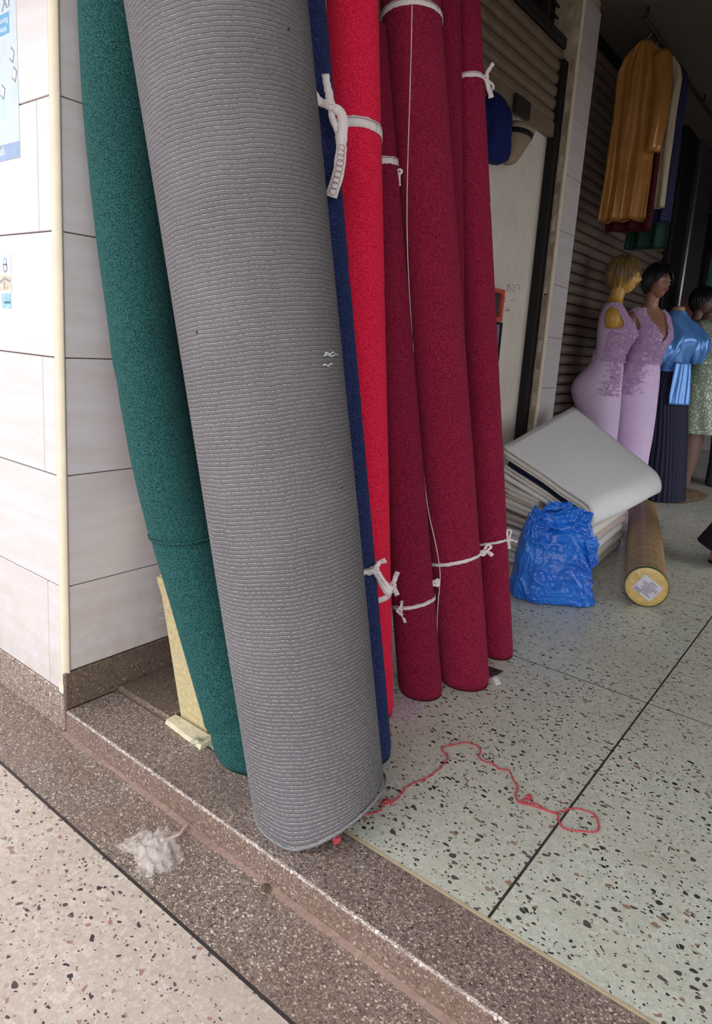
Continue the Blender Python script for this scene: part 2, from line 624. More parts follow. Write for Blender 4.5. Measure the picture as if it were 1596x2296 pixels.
# broken foot of the bead
mesh('bead_chip', [(-.028, -.0015, .052), (-.010, -.002, .022), (-.004, -.002, .05), (-.004, -.002, .075), (-.028, -.0015, .075),
                   (-.028, .004, .052), (-.010, .004, .022), (-.004, .004, .05), (-.004, .004, .075), (-.028, .004, .075)],
     [(0, 1, 2, 3, 4), (9, 8, 7, 6, 5), (0, 5, 6, 1), (1, 6, 7, 2), (2, 7, 8, 3), (3, 8, 9, 4), (4, 9, 5, 0)], PVC, pil, False)
bl = struct(box('baseboard_left', (-3.0, -0.002, ZL), (-0.002, 0.012, 0.051), T_DARK, None, 0.003))
br = struct(box('baseboard_side', (-0.012, -0.001, -0.001), (0.003, 0.60, 0.108), T_SKIRT, None, 0.004))

# ---- first shop: cream panel wall with shutter above
wb = struct(box('wall_back', (-0.30, 0.60, 0.0), (-0.11, 2.99, 2.62), PLASTER))
# handwriting on the panel
INK = plain('pencil_ink', srgb(70, 62, 58), 0.9)
strokes = [[(2.634, 1.403), (2.632, 1.392), (2.629, 1.378)], [(2.634, 1.403), (2.66, 1.404), (2.646, 1.391), (2.66, 1.392), (2.687, 1.387), (2.655, 1.376), (2.630, 1.369)],
           [(2.686, 1.407), (2.708, 1.407), (2.723, 1.395), (2.707, 1.378), (2.738, 1.381)],
           [(2.739, 1.411), (2.76, 1.418), (2.786, 1.407), (2.766, 1.396), (2.799, 1.393)],
           [(2.629, 1.337), (2.614, 1.325), (2.622, 1.311), (2.648, 1.313)], [(2.698, 1.323), (2.737, 1.328), (2.75, 1.341)]]
parts = []
for s in strokes:
    parts.append(tube([(-0.1095, a, b) for a, b in smooth_path(np.array(s), 14)], 0.0011, 5))
for _ in range(26):
    a, b = 2.66 + random.gauss(0, .03), 1.268 + random.gauss(0, .008)
    parts.append(tube([(-0.1095, a, b), (-0.1095, a + .004, b + .002)], 0.0012, 5))
mesh('handwriting', *join(parts), INK, wb)


def slat_mesh(name, y0, y1, pitch, depth, mat):
    prof = [(0.0, 0.0), (depth * .55, pitch * .10), (depth, pitch * .32), (depth, pitch * .62), (depth * .5, pitch * .86), (0.0, pitch * .93), (-.004, pitch * .93), (-.004, 0.0)]
    v = []
    for y in (y0, y1):
        v += [(d, y, z) for d, z in prof]
    n = len(prof)
    f = grid_faces(2, n)
    f.append(tuple(range(n))[::-1])
    f.append(tuple(range(n, 2 * n)))
    me = bpy.data.meshes.new(name)
    me.from_pydata(v, [], f)
    me.polygons.foreach_set('use_smooth', [False] * len(f))
    me.materials.append(mat)
    return me


sh1 = struct(box('door_1', (-0.108, 0.60, 2.225), (-0.070, 2.93, 2.30), SLATC, None, 0.004))    # bottom rail of the rolled-up shutter
sm1 = slat_mesh('slat', 0.60, 2.945, 0.064, 0.016, SLATC)
for k in range(6):
    o = bpy.data.objects.new('slat', sm1)
    COL.objects.link(o)
    o.location = (-0.092, 0, 2.302 + k * 0.064)
    o.parent = sh1
box('lock_plate', (-0.070, 2.40, 2.205), (-0.045, 2.56, 2.29), DARKW, sh1, .004)
# transom grille above the shutter
tr = struct(box('window_1', (-0.30, 0.60, 2.62), (-0.17, 2.99, ZTOP), BLACK))
box('frame_rail', (-0.17, 0.60, 2.69), (-0.08, 2.99, 2.75), DARKW, tr, .004)
for y in np.arange(0.7, 2.95, 0.23):
    box('frame_bar', (-0.14, y, 2.75), (-0.11, y + .03, ZTOP), DARKW, tr)
for k in range(4):
    box('frame_wire', (-0.155, 0.6, 2.80 + k * .055), (-0.145, 2.99, 2.81 + k * .055), DARKW, tr)
gc = struct(box('trim_1', (-0.104, 2.925, 0.0), (-0.056, 2.992, 2.62), BLACK))

# ---- second pillar
p2 = struct(box('wall_pillar', (-0.5, 2.99, 0.0), (-0.010, 3.228, ZTOP), JAMB))
# chipped plaster flakes on its jamb
for k in range(26):
    z = 0.1 + k * 0.108 + random.uniform(-.02, .02)
    h = random.uniform(.05, .1)
    wd = random.uniform(.018, .034)
    x0 = -0.052 + random.uniform(0, .012)
    vv = [(x0, 2.985, z), (x0 + wd * random.uniform(.8, 1), 2.985, z + .004), (x0 + wd, 2.985, z + h), (x0 + .003, 2.985, z + h * random.uniform(.85, 1))]
    vv += [(a, 2.992, c) for a, b, c in vv]
    mesh('plaster_flake', vv, BOXF, plain('plaster_flake_%d' % (k % 3), srgb(*[(196, 184, 166), (176, 160, 140), (150, 132, 112)][k % 3]), .85, var=.15, scale=40) if k < 3 else bpy.data.materials['plaster_flake_%d' % (k % 3)], p2, False)
box('corner_bead', (-0.016, 2.978, 0.0), (0.002, 2.996, ZTOP), PVC, p2, 0.004)
for k in range(10):
    z0, z1 = ZB + .19 + .3 * (k - 1), ZB + .19 + .3 * k
    z0, z1 = max(z0, 0.0), min(z1, ZTOP)
    box('tile', (-0.010, 2.996, z0 + G), (0.0, 3.228, z1 - G), TILE, p2, 0.0015)

# ---- second shop: closed brown shutter
sb = struct(box('wall_shop', (-0.5, 3.228, 0.0), (-0.14, 5.55, ZTOP), BLACK))
sh2 = struct(box('door_2', (-0.135, 3.23, 0.0), (-0.085, 5.54, 0.06), SLATM, None, 0.003))
sm2 = slat_mesh('slat', 3.232, 5.545, 0.066, 0.022, SLATM)
for k in range(43):
    o = bpy.data.objects.new('slat', sm2)
    COL.objects.link(o)
    o.location = (-0.125, 0, 0.062 + k * 0.066)
    o.parent = sh2
struct(box('trim_2', (-0.20, 5.55, 0.0), (-0.05, 5.98, ZTOP), BLACK, None, .01))
struct(box('trim_3', (-0.20, 6.02, 0.0), (-0.02, 6.62, ZTOP), STEEL, None, .012))
# ---- third shop, open front
wf = struct(box('wall_far', (-1.3, 5.6, 0.0), (-1.2, 12.3, ZTOP), WALLR))
struct(box('ceiling', (-1.3, 0.12, ZTOP), (3.3, 12.4, ZTOP + .25), CEIL))
struct(box('wall_end', (-1.3, 12.3, 0.0), (3.3, 12.4, ZTOP), WALLR))
# unseen far side of the passage: walls and open bay added for the light
struct(box('wall_added_right', (2.9, -0.3, -0.07), (3.3, 2.3, ZTOP), WALLR))
struct(box('wall_added_right_far', (2.9, 6.0, -0.07), (3.3, 12.4, ZTOP), WALLR))
struct(box('wall_added_lintel', (2.9, 2.3, 2.12), (3.3, 6.0, ZTOP), WALLR))  # unseen drop over the bay, added to keep the upper wall dark
struct(box('wall_added_beam', (0.86, 0.12, 2.22), (2.9, 0.32, ZTOP), WALLR))  # added unseen beam; holds high sky light off the upper passage
struct(box('ceiling_added_overhang', (-9.0, -1.7, ZTOP + .12), (9.0, 0.12, ZTOP + .3), CEIL))  # added unseen overhang; cuts overhead light on the street front
# timber rail the carpet rolls rest against, high over the first shop front
RAILM = plain('rail_timber', srgb(120, 90, 66), .7)
struct(box('trim_4', (-0.11, 0.61, 2.52), (0.185, 1.50, 2.58), RAILM, None, .004))

# ================================================================== CARPET ROLLS
def roll_frame(B, T):
    B, T = np.array(B, float), np.array(T, float)
    L = np.linalg.norm(T - B)
    a = (T - B) / L
    e1 = np.array([1.0, 0, 0]) - a * a[0]
    e1 /= np.linalg.norm(e1)
    return B, a, e1, np.cross(a, e1), L


class Roll:
    """a rolled carpet: axis (straight or bent), radius along it, soft dents and creases"""

    def __init__(s, name, label, axis, r0, r1, mat, length=2.62, creases=(), nt=150, ns=72, wob=0.012, ribs=None, seed=0, lift=0.0, rnd=.006):
        ax = np.asarray(axis, float)
        s.ax = ax
        seg = np.r_[0, np.cumsum(np.linalg.norm(np.diff(ax, axis=0), axis=1))]
        s.seg = seg
        s.r0, s.r1, s.Lr = r0, r1, seg[-1]
        s.len = length
        s.o = thing(name, label, 'carpet roll', tuple(ax[0]), None)
        t = np.linspace(0, length, nt)
        th = np.linspace(0, 2 * math.pi, ns, endpoint=False)
        V = np.zeros((nt, ns, 3))
        UV = np.zeros((nt, ns, 2))
        for i, ti in enumerate(t):
            c, a, e1, e2 = s.frame(ti)
            for_r = s.rad(ti)
            # low frequency dents
            R = np.full(ns, for_r)
            if wob:
                R += for_r * wob * np.array([mnoise.noise(Vector((math.cos(q) * 1.3 + seed, math.sin(q) * 1.3, ti * 2.2))) for q in th])
            for (tc, dep, wd, tilt) in creases:
                tt = tc + tilt * np.cos(th)
                R += -dep * np.exp(-((ti - tt) / wd) ** 2) + 0.5 * dep * np.exp(-((ti - tt - 1.9 * wd) / wd) ** 2)
            vv = np.full(ns, ti)
            if ribs:
                p, A = ribs
                wv = np.array([0.0022 * mnoise.noise(Vector((math.cos(q) * 5, math.sin(q) * 5, ti * 9))) + .0007 * mnoise.noise(Vector((math.cos(q) * 40, math.sin(q) * 40, ti * 30))) for q in th])
                vv = ti + wv
                fr = (vv / p) % 1.0
                loops = 0.6 + 0.4 * np.sin(th * for_r * 2 * math.pi / 0.0078 + 2.1 * int(ti / p))
                R += A * (np.abs(np.sin(math.pi * fr)) ** 0.55 + 0.5 * np.exp(-((fr - 0.9) / 0.1) ** 2) * loops)
            # rounded ends
            R -= rnd * math.exp(-ti / 0.005) * for_r / .1
            V[i] = c + np.outer(R * np.cos(th), e1) + np.outer(R * np.sin(th), e2)
            if i == 0:                                # the foot settles flat on the floor (one side of the cut may stay raised)
                zc = 0.0012 + lift * np.maximum(0, np.cos(th - .3)) ** 1.3
                settle = (zc - V[0, :, 2]) / a[2]
            if ti < .3:
                V[i] += np.outer(settle * math.exp(-ti / .05), a)
            UV[i, :, 0] = th * for_r
            UV[i, :, 1] = vv
        v = V.reshape(-1, 3).tolist()
        uv = UV.reshape(-1, 2).tolist()
        f = grid_faces(nt, ns)
        # rolled ends: stepped rings towards a hollow core
        for end in (0, 1):
            i = 0 if end == 0 else nt - 1
            c, a, e1, e2 = s.frame(t[i])
            prev = i * ns
            for q, (fr, dz) in enumerate(((.80, .002), (.78, .006), (.55, .003), (.53, .006), (.30, .003), (.28, .05))):
                off = len(v)
                rr = s.rad(t[i]) * fr
                sg = 1 if end == 0 else -1
                for q2 in th:
                    pz = c + a * dz * sg + rr * (math.cos(q2) * e1 + math.sin(q2) * e2)
                    if end == 0:
                        pz[2] = max(pz[2], .004 + lift * max(0, math.cos(q2 - .3)) ** 1.3)
                    v.append(tuple(pz))
                    uv.append((q2 * rr, t[i]))
                for j in range(ns):
                    k = (j + 1) % ns
                    f.append((prev + k, prev + j, off + j, off + k) if end == 0 else (prev + j, prev + k, off + k, off + j))
                prev = off
            f.append(tuple(prev + j for j in range(ns)) if end else tuple(prev + j for j in range(ns))[::-1])
        s.body = mesh('carpet', v, f, mat, s.o, True, uv)

    def frame(s, t):
        i = int(np.clip(np.searchsorted(s.seg, t) - 1, 0, len(s.seg) - 2))
        A, B = s.ax[i], s.ax[i + 1]
        u = (t - s.seg[i]) / (s.seg[i + 1] - s.seg[i])
        c = A + (B - A) * u
        lo, hi = max(i - 1, 0), min(i + 2, len(s.ax) - 1)
        a = s.ax[hi] - s.ax[lo]
        a = a / np.linalg.norm(a)
        e1 = np.array([1.0, 0, 0]) - a * a[0]
        e1 /= np.linalg.norm(e1)
        return c, a, e1, np.cross(a, e1)

    def rad(s, t):
        return s.r0 + (s.r1 - s.r0) * t / s.Lr

    def surf(s, th, t, off=0.0):
        c, a, e1, e2 = s.frame(t)
        return c + (s.rad(t) + off) * (math.cos(th) * e1 + math.sin(th) * e2)

    def band(s, t, width, amp=0.0, ph=0.0, fray=.0012, line=False, off=.0022):
        pts, wd = [], []
        for q in np.linspace(0, 2 * math.pi, 65):
            tt = t + amp * math.cos(q - ph)
            pts.append(s.surf(q, tt, off))
            wd.append(s.frame(tt)[1])
        b = mesh('tie_band', *ribbon(pts, wd, width, .0016, fray), TAPE, s.o, True)
        if line:
            pts = [s.surf(q, t + amp * math.cos(q - ph) + width * .3, off + .001) for q in np.linspace(0, 2 * math.pi, 65)]
            mesh('printed_line', *ribbon(pts, wd, .0013, .0006), PINKLINE, b, True)
        return b

    def bow(s, th, t, polys, width=0.02, off=.008, px=1.45e-3, name='tie_end', circles=False, fwd=0.0):
        """tape ends: 2D paths (right, down) in photo-sized units around a surface point"""
        A = s.surf(th, t, off)
        view = CAM - A
        n = np.array([view[0], view[1], 0.0])
        n /= np.linalg.norm(n)
        rv = np.cross([0, 0, 1.0], n)
        A = A + view / np.linalg.norm(view) * fwd
        for k, poly in enumerate(polys):
            w0 = width
            if isinstance(poly, tuple):
                poly, w0 = poly
            P = smooth_path(np.array([(a, b, 0.0) for a, b in poly]) if len(poly) > 2 else np.array([poly[0] + (0,), [(poly[0][0] + poly[1][0]) / 2, (poly[0][1] + poly[1][1]) / 2, 0], poly[1] + (0,)]), 14)
            pts, wd = [], []
            for i, (a, b, _) in enumerate(P):
                lift = 0.004 * math.sin(i * .6 + k) + 0.0015 * k
                pts.append(A + rv * a * px - np.array([0, 0, 1.0]) * b * px + n * lift)
            pts = np.array(pts)
            for i in range(len(pts)):
                d = pts[min(i + 1, len(pts) - 1)] - pts[max(i - 1, 0)]
                wv = np.cross(n, d)
                tw = 0.15 * math.sin(i * .5 + k * 2)
                wd.append(wv / np.linalg.norm(wv) + n * tw)
            o = mesh(name, *ribbon(pts, wd, w0 * np.linspace(.85, 1.05, len(pts)), .0014, .0012), TAPE, s.o, True)
            if circles and k == circles - 1:
                cp = []
                for q in range(4, 13):
                    c0 = pts[q] + n * .0022
                    ring = [c0 + .0075 * (math.cos(x) * rv + math.sin(x) * np.array([0, 0, 1.0])) for x in np.linspace(0, 2 * math.pi, 17)]
                    cp.append(tube(ring, .0005, 5))
                mesh('printed_circles', *join(cp), PINKLINE, o, True)
        # knot
        kp = []
        for j in range(3):
            ang = j * 1.1
            ring = [A + n * .003 + (.006 + .0015 * j) * (math.cos(x) * rv * .9 + math.sin(x) * np.array([0, 0, 1.0]) * .8) + n * .003 * math.sin(x + ang) for x in np.linspace(0, 2 * math.pi, 17)]
            kp.append(tube(ring, .0028, 6))
        mesh('tie_knot', *join(kp), TAPE, s.o, True)


def straight(B, T, n=24):
    return np.linspace(np.array(B), np.array(T), n)


grey = Roll('carpet_roll', 'widest roll, grey ribbed carpet backing, nearest on the step', straight((.766, .177, .028), (.339, .029, 2.428)), .1475, .1845, GREY,
            2.62, nt=1760, ns=210, wob=.010, ribs=(.0083, .0014), seed=3, lift=.085, rnd=.002)
# frayed hem of the grey roll
parts = []
for k in range(300):
    q = rng.uniform(-2.2, 1.4)
    p0 = grey.surf(q, .0, -.001)
    p0[2] = .003 + .085 * max(0, math.cos(q - .3)) ** 1.3
    d = np.array([rng.normal(0, .4), rng.normal(0, .4), -1.0])
    ln = rng.uniform(.002, .006)
    p1 = p0 + d * ln
    p1[2] = max(p1[2], .0012)
    parts.append(tube([p0, (p0 + p1) / 2 + rng.normal(0, .001, 3), p1], .00055, 4))
tag(mesh('frayed_hem', *join(parts), plain('grey_fray', srgb(150, 150, 150), .95), grey.o), None, kind='stuff')
pts = []
for q in np.linspace(-2.3, 1.5, 90):
    p0 = grey.surf(q, .0, .0008)
    p0[2] = .0045 + .085 * max(0, math.cos(q - .3)) ** 1.3
    pts.append(p0)
mesh('hem', *ribbon(pts, np.array([0, 0, 1.0]), .007, .003, .0015), plain('grey_hem', srgb(132, 130, 132), .95, var=.35, scale=240, bump=.5), grey.o)
# pale snags
parts = []
for (q, t, ln) in ((.02, .972, .030), (.0, .968, .046), (-.03, .950, .026)):
    pp = [grey.surf(q + u * ln / .16, t + .002 * math.sin(u * 9), .004 + .001 * math.sin(u * 14)) for u in np.linspace(0, 1, 9)]
    parts.append(tube(pp, .0016, 5))
mesh('pulled_thread', *join(parts), plain('pale_thread', srgb(196, 204, 196), .9), grey.o)

# green roll, bowed against the pillar
gp = [(.515, .205, .012), (.463, .196, .11), (.398, .187, .26), (.330, .178, .42), (.262, .166, .58), (.219, .155, .72), (.187, .148, .85), (.165, .142, .95),
      (.144, .136, 1.08), (.118, .127, 1.25), (.103, .119, 1.40), (.094, .110, 1.56), (.092, .102, 1.80), (.0925, .098, 2.1), (.094, .094, 2.6)]
green = Roll('carpet_roll', 'dark green pile carpet roll bowed against the white tiled pillar', smooth_path(gp, 60), .081, .083, GREEN, 2.25,
             creases=((.572, .0035, .012, -.03), (.085, .005, .014, .015), (1.0, .002, .03, .05)), nt=200, seed=11)
pts, wd = [], []
for q in np.linspace(-2.8, .6, 40):
    tt = .575 - .03 * math.cos(q)
    pts.append(green.surf(q, tt, .0015))
    wd.append(green.frame(tt)[1])
mesh('selvedge', *ribbon(pts, wd, .006, .004), GREEN, green.o)

navy = Roll('carpet_roll', 'navy blue carpet roll squeezed between grey roll and bright red roll', straight((.706, .416, .013), (.304, .323, 2.413)), .075, .075, NAVY, 2.6,
            creases=((1.18, .002, .02, .01), (1.86, .0015, .02, .01)), seed=21)
navy.band(.472, .013, amp=.006, ph=.3, line=True)
navy.bow(.2, .475, [([(0, 0), (6, -14), (20, -24)], .012), ([(0, 0), (-22, 12), (-32, 14)], .016), ([(0, 0), (14, 22), (34, 52)], .019), ([(2, 2), (22, 24), (40, 42)], .010)], px=1.15e-3, fwd=.02)

red = Roll('carpet_roll', 'bright red carpet roll tied with white tape', straight((.605, .589, .007), (.35, .553, 2.407)), .065, .0652, RED, 2.6,
           creases=((1.16, .0012, .02, .01),), seed=31)
red.band(1.561, .026, amp=.010, ph=-1.5, line=True)
red.bow(-1.9, 1.615, [([(-12, -52), (-10, -38), (-4, -22), (0, 0)], .018), ([(-30, -16), (-18, -6), (0, 0)], .018), ([(0, 0), (4, 20), (15, 42)], .014), ([(0, 0), (18, 10), (24, 36), (22, 62)], .022),
                      ([(19, 42), (23, 72), (20, 110), (10, 152)], .026)], px=1.22e-3, circles=5, fwd=.25)
red.band(.355, .016, amp=.012, ph=2.4)
red.bow(.35, .375, [([(0, 0), (4, -14), (8, -30)], .014), ([(0, 0), (6, 14), (12, 22)], .014)], px=1.3e-3)

navy2 = Roll('carpet_roll', 'thin navy roll almost hidden behind bright red roll', straight((.548, .696, .01), (.236, .645, 2.41)), .045, .045, NAVY, 2.6, seed=41, nt=60)

m1 = Roll('carpet_roll', 'shorter maroon carpet roll standing next to the bright red roll', straight((.645, .789, .013), (.182, .778, 2.413)), .0668, .0557, MAROON2, 1.93,
          creases=((1.02, .0016, .012, .012), (.33, .001, .006, .01)), seed=51)
m1.band(1.558, .021, amp=.008, ph=2.2, line=True)
m1.bow(.45, 1.53, [([(0, 0), (1, 14), (2, 26)], .008)], px=1.5e-3, off=.003)
m1.band(.272, .0115, amp=.008, ph=.8, line=True)
m1.bow(-1.6, .262, [([(0, 0), (4, -14), (3, -24)], .009), ([(0, 4), (10, 14), (16, 28)], .010)], px=1.3e-3)
m1.bow(.4, .325, [([(0, 0), (6, -10), (10, -2), (6, 8)], .008)], px=1.3e-3, off=.004)

m2 = Roll('carpet_roll', 'thick maroon carpet roll with a pale seam running down its length', straight((.709, .947, .014), (.260, .906, 2.414)), .0790, .0887, MAROON, 2.62,
          creases=((1.47, .0016, .014, .02), (.78, .0010, .01, .01), (.24, .0008, .006, .01), (.13, .0014, .012, .01)), seed=61)
m2.band(1.995, .019, amp=.012, ph=-2.4, line=True)
m2.band(.388, .0105, amp=.010, ph=.6)
m2.bow(.36, .40, [([(0, -4), (10, -20), (16, -14), (4, -2)], .008), ([(0, 0), (10, -3), (22, 2)], .012)], px=1.45e-3)
seam = [(-.93, 2.1), (-.939, 2.047), (-1.052, 1.93), (-1.353, 1.707), (-1.82, 1.406), (-2.021, 1.216), (-2.119, 1.019), (-2.20, .817), (-2.136, .666), (-2.025, .556), (-1.78, .46), (-1.673, .391), (-1.681, .335), (-1.95, .24), (-2.08, .187), (-2.35, .035)]
sp_ = smooth_path(np.array([(a, b, 0) for a, b in seam]), 90)
mesh('seam', *tube([m2.surf(a, b, .0012) for a, b, _ in sp_], .0016, 6), THREAD, m2.o)

m2b = Roll('carpet_roll', 'maroon carpet roll half hidden behind the seamed maroon roll', straight((.60, 1.062, .01), (.302, 1.072, 2.41)), .055, .055, MAROON2, 2.62, nt=80, seed=71)
m3 = Roll('carpet_roll', 'slim maroon carpet roll at the end of the row beside blue bag', straight((.699, 1.2015, .009), (.290, 1.195, 2.409)), .0550, .0552, MAROON, 2.62,
          creases=((1.50, .0014, .012, .012), (.93, .001, .012, .01)), seed=81)
m3.band(1.906, .017, line=True)
m3.bow(.25, 1.906, [([(0, 0), (4, -14), (12, -26)], .012), ([(0, 2), (8, 18), (15, 38)], .016), ([(2, 2), (14, 12), (18, 22)], .007)], px=1.6e-3, off=.006)
m3.band(.392, .0085, amp=.008, ph=0)
m3.bow(.2, .40, [([(0, 0), (-4, -18), (4, -20), (2, 0)], .006), ([(0, 0), (10, 1), (20, 2)], .007), ([(0, 0), (3, 12), (5, 20)], .010)], px=1.6e-3, off=.004)

# ---- carpet folded with its jute backing outwards, behind the green roll
fc = thing('folded_carpet', 'carpet with beige woven backing standing behind the green roll', 'carpet', (.33, .21, 0))


def backing(z):
    return .252 - .45 * z, .190 + .11 * z


nz = 40
v, uv, f = [], [], []
zs = np.concatenate([np.linspace(.004, .355, 22), np.linspace(.36, .535, 16)])
wid = []
for z in zs:
    x, y = backing(z)
    step_in = 0.0 if z < .357 else .010
    bulge = .006 * math.exp(-((z - .35) / .03) ** 2)
    x0 = x + step_in * .5 - bulge * .5
    w_ = .112 + .20 * z
    cs = [(x0 + .004, y + .05), (x0, y + .044), (x0 - .001, y + .010 + step_in), (x0 + .006, y + step_in - bulge), (x0 + w_ * .5, y + step_in - bulge), (x0 + w_, y + step_in), (x0 + w_, y + .05)]
    u = 0
    for i, (a, b) in enumerate(cs):
        if i:
            u += math.hypot(a - cs[i - 1][0], b - cs[i - 1][1])
        v.append((a, b, z))
        uv.append((u, z))
f = grid_faces(len(zs), 7)
f.append(tuple(range(7))[::-1])
f.append(tuple((len(zs) - 1) * 7 + i for i in range(7)))
mesh('backing', v, f, WEAVE, fc, False, uv)
parts = []
for k in range(7):
    z = .26 + rng.uniform(-.02, .03)
    x, y = backing(z)
    p = np.array([x, y + .01, z])
    parts.append(tube([p, p + (-.02 - .004 * k, -.004, -.012), p + (-.026 - .004 * k + rng.uniform(-.01, .01), -.006, -.035 - .006 * k)], .0006, 4))
for k in range(16):
    p = np.array([.395 + rng.uniform(-.012, .01), .150 + rng.uniform(-.012, .012), .016])
    parts.append(tube([p, p + rng.normal(0, .008, 3) * (1, 1, .3) + (0, 0, .004), p + rng.normal(0, .016, 3) * (1, 1, .0) + (-.01, -.006, -.014)], .0007, 4))
tag(mesh('loose_threads', *join(parts), plain('loose_thread', srgb(168, 172, 160), .95), fc), None, kind='stuff')
# thin batten under it
bt = []
for i, x in enumerate(np.linspace(.245, .405, 9)):
    j = .0025 * mnoise.noise(Vector((x * 30, 0, 0)))
    bt += [(x, .134 + j + .012 * (1 - i / 8), .0003), (x, .180 + j, .0003), (x, .180 + j, .0135), (x, .137 + j + .012 * (1 - i / 8), .0125 + j * .3)]
ff = grid_faces(9, 4) + [(3, 2, 1, 0), (32, 33, 34, 35)]
tag(mesh('timber_batten', bt, ff, plain('bare_batten', srgb(214, 202, 172), .8, var=.16, scale=50, bump=.3), None, False), 'short pale timber batten on the dark step below jute-backed carpet', 'batten')

# ================================================================== FOLDED CARPETS, BAG, LINO ROLL
def folded(name, label, cA, cB, cC, cD, thick, layers, fold_side_round=True, group=None, seed=0, wav=.006, spr=.35):
    """cloth folded over itself. corners of the top: A near-right, B far-right, C far-left, D near-left; the fold lies along A-B.
    layers: list of (part name, material, start h, end h, inset right, cloth thickness) - each a loop of cloth"""
    A, B, C_, D = [np.array(p, float) for p in (cA, cB, cC, cD)]
    ctr = (A + B + C_ + D) / 4
    o = thing(name, label, 'folded carpet', (ctr[0], ctr[1], min(A[2], B[2], C_[2], D[2]) - thick), group)
    wdir = np.linalg.norm(((A + B) - (C_ + D)) / 2)
    for (pn, mat, h0, h1, inset, ct, short) in layers:
        # centreline profile (s from 0 at the left to w at the fold, h below the top)
        prof = []
        w0 = wdir - inset
        r = (h1 - h0) / 2
        for s_ in np.linspace(short, w0 - r, 16):
            prof.append((s_, h0))
        for a in np.linspace(-90, 90, 10)[1:-1]:
            prof.append((w0 - r + r * math.cos(math.radians(a)), h0 + r + r * math.sin(math.radians(a))))
        for s_ in np.linspace(w0 - r, short * .6 + .01, 16):
            prof.append((s_, h1))
        prof = np.array(prof)
        # give it thickness
        tn = np.gradient(prof, axis=0)
        tn /= np.linalg.norm(tn, axis=1)[:, None]
        nr = np.stack([tn[:, 1], -tn[:, 0]], 1)
        sec = np.vstack([prof + nr * ct / 2, (prof - nr * ct / 2)[::-1]])
        n = len(sec)
        v = []
        ny = 26
        for j, u in enumerate(np.linspace(0, 1, ny)):
            for (s_, h) in sec:
                q = s_ / wdir
                top = (D * (1 - q) + A * q) * (1 - u) + (C_ * (1 - q) + B * q) * u
                wob = wav * mnoise.noise(Vector((q * 2.5 + seed, u * 2.5, h * 6)))
                spread = 1.0 + spr * (1 - q) * (h / max(thick, .01))
                e = .012 * mnoise.noise(Vector((s_ * 5, u * 3 + seed, 4.0)))
                v.append((top[0] + e * .5, top[1] + e * (1 if u < .5 else -1), top[2] - h * spread + wob))
        f = grid_faces(ny, n)
        f.append(tuple(range(n))[::-1])
        f.append(tuple((ny - 1) * n + i for i in range(n)))
        mesh(pn, v, f, mat, o, True)
    return o


# stack of folded carpets on the floor; the lower ones lie flat, the upper ones rise to the left
NL = 5
zr = [0.048 * (k + 1) for k in range(NL)]
zl = [0.056 * (k + 1) + .008 * k * k * .5 for k in range(NL)]
mats = [CANVAS, CREAM, CANVAS, PINKISH, CREAM]
names = ['bottom folded carpet of the pile beside the blue bag', 'second folded carpet up from the floor in the pile', 'middle folded carpet of the pile by the blue bag',
         'pinkish folded carpet, fourth up in the pile', 'cream folded carpet just under the big grey one']
for k in range(NL):
    dx, dy = random.uniform(-.006, .006), random.uniform(-.012, .012)
    folded('folded_carpet', names[k], (.632 + dx, 2.19 + dy, zr[k]), (.578 + dx, 2.98 + dy, zr[k]), (.10 + dx, 2.95, zl[k]), (.10 + dx, 2.21 + dy, zl[k]), .046,
           [('outer_layer', mats[k], .0105, .0355, 0.0, .020, .0), ('inner_layer', mats[k], .0215, .0245, .022, .002, .02)], seed=k * 3.1, wav=.0008, spr=.1)
# thin printed cloths with red stitching showing at the left end
for k in range(3):
    z0 = .3625 + k * .0180
    lab = ['lowest thin cloth with dark striped edge squeezed under the grey carpet', 'thin pinkish cloth with red stitches under the grey carpet', 'uppermost thin cream cloth directly beneath the grey carpet'][k]
    o = folded('folded_cloth', lab, (.37, 2.20 + .01 * k, .3100 + k * .0152), (.36, 2.88, .3100 + k * .0152), (.11, 2.86, z0), (.115, 2.205 + .012 * k, z0), .014,
               [('outer_layer', [PINKISH, CREAM, CREAM][k], .003, .0110, 0, .0045, .0)], seed=20 + k, wav=.0006, spr=0)
    o['category'] = 'cloth'
    parts = []
    for j in range(16):
        x = .125 + j * .006
        zt = z0 - .001 - (x - .115) * ((z0 - .3100 - k * .0152) / .255)
        parts.append(tube([(x, 2.199 + .012 * k, zt - .002), (x + .002, 2.198 + .012 * k, zt - .013)], .0011, 4))
    tag(mesh('stitching', *join(parts), plain('red_stitch_%d' % k, srgb(150, 40, 60), .9), o), None, kind='stuff')
# the big light grey folded carpet on top
big = folded('folded_carpet', 'big light grey canvas carpet folded and tilted on top of the pile', (.668, 2.15, .378), (.74, 3.0, .432), (.133, 3.2, .742), (.13, 2.30, .572), .115,
             [('outer_layer', CANVAS, .007, .112, 0.0, .016, 0.0), ('middle_layer', CREAM, .033, .094, .022, .014, .0), ('navy_layer', NAVYC, .056, .068, .055, .005, .05), ('inner_layer', CREAM, .046, .080, .040, .007, .02)],
             seed=9, wav=.004)

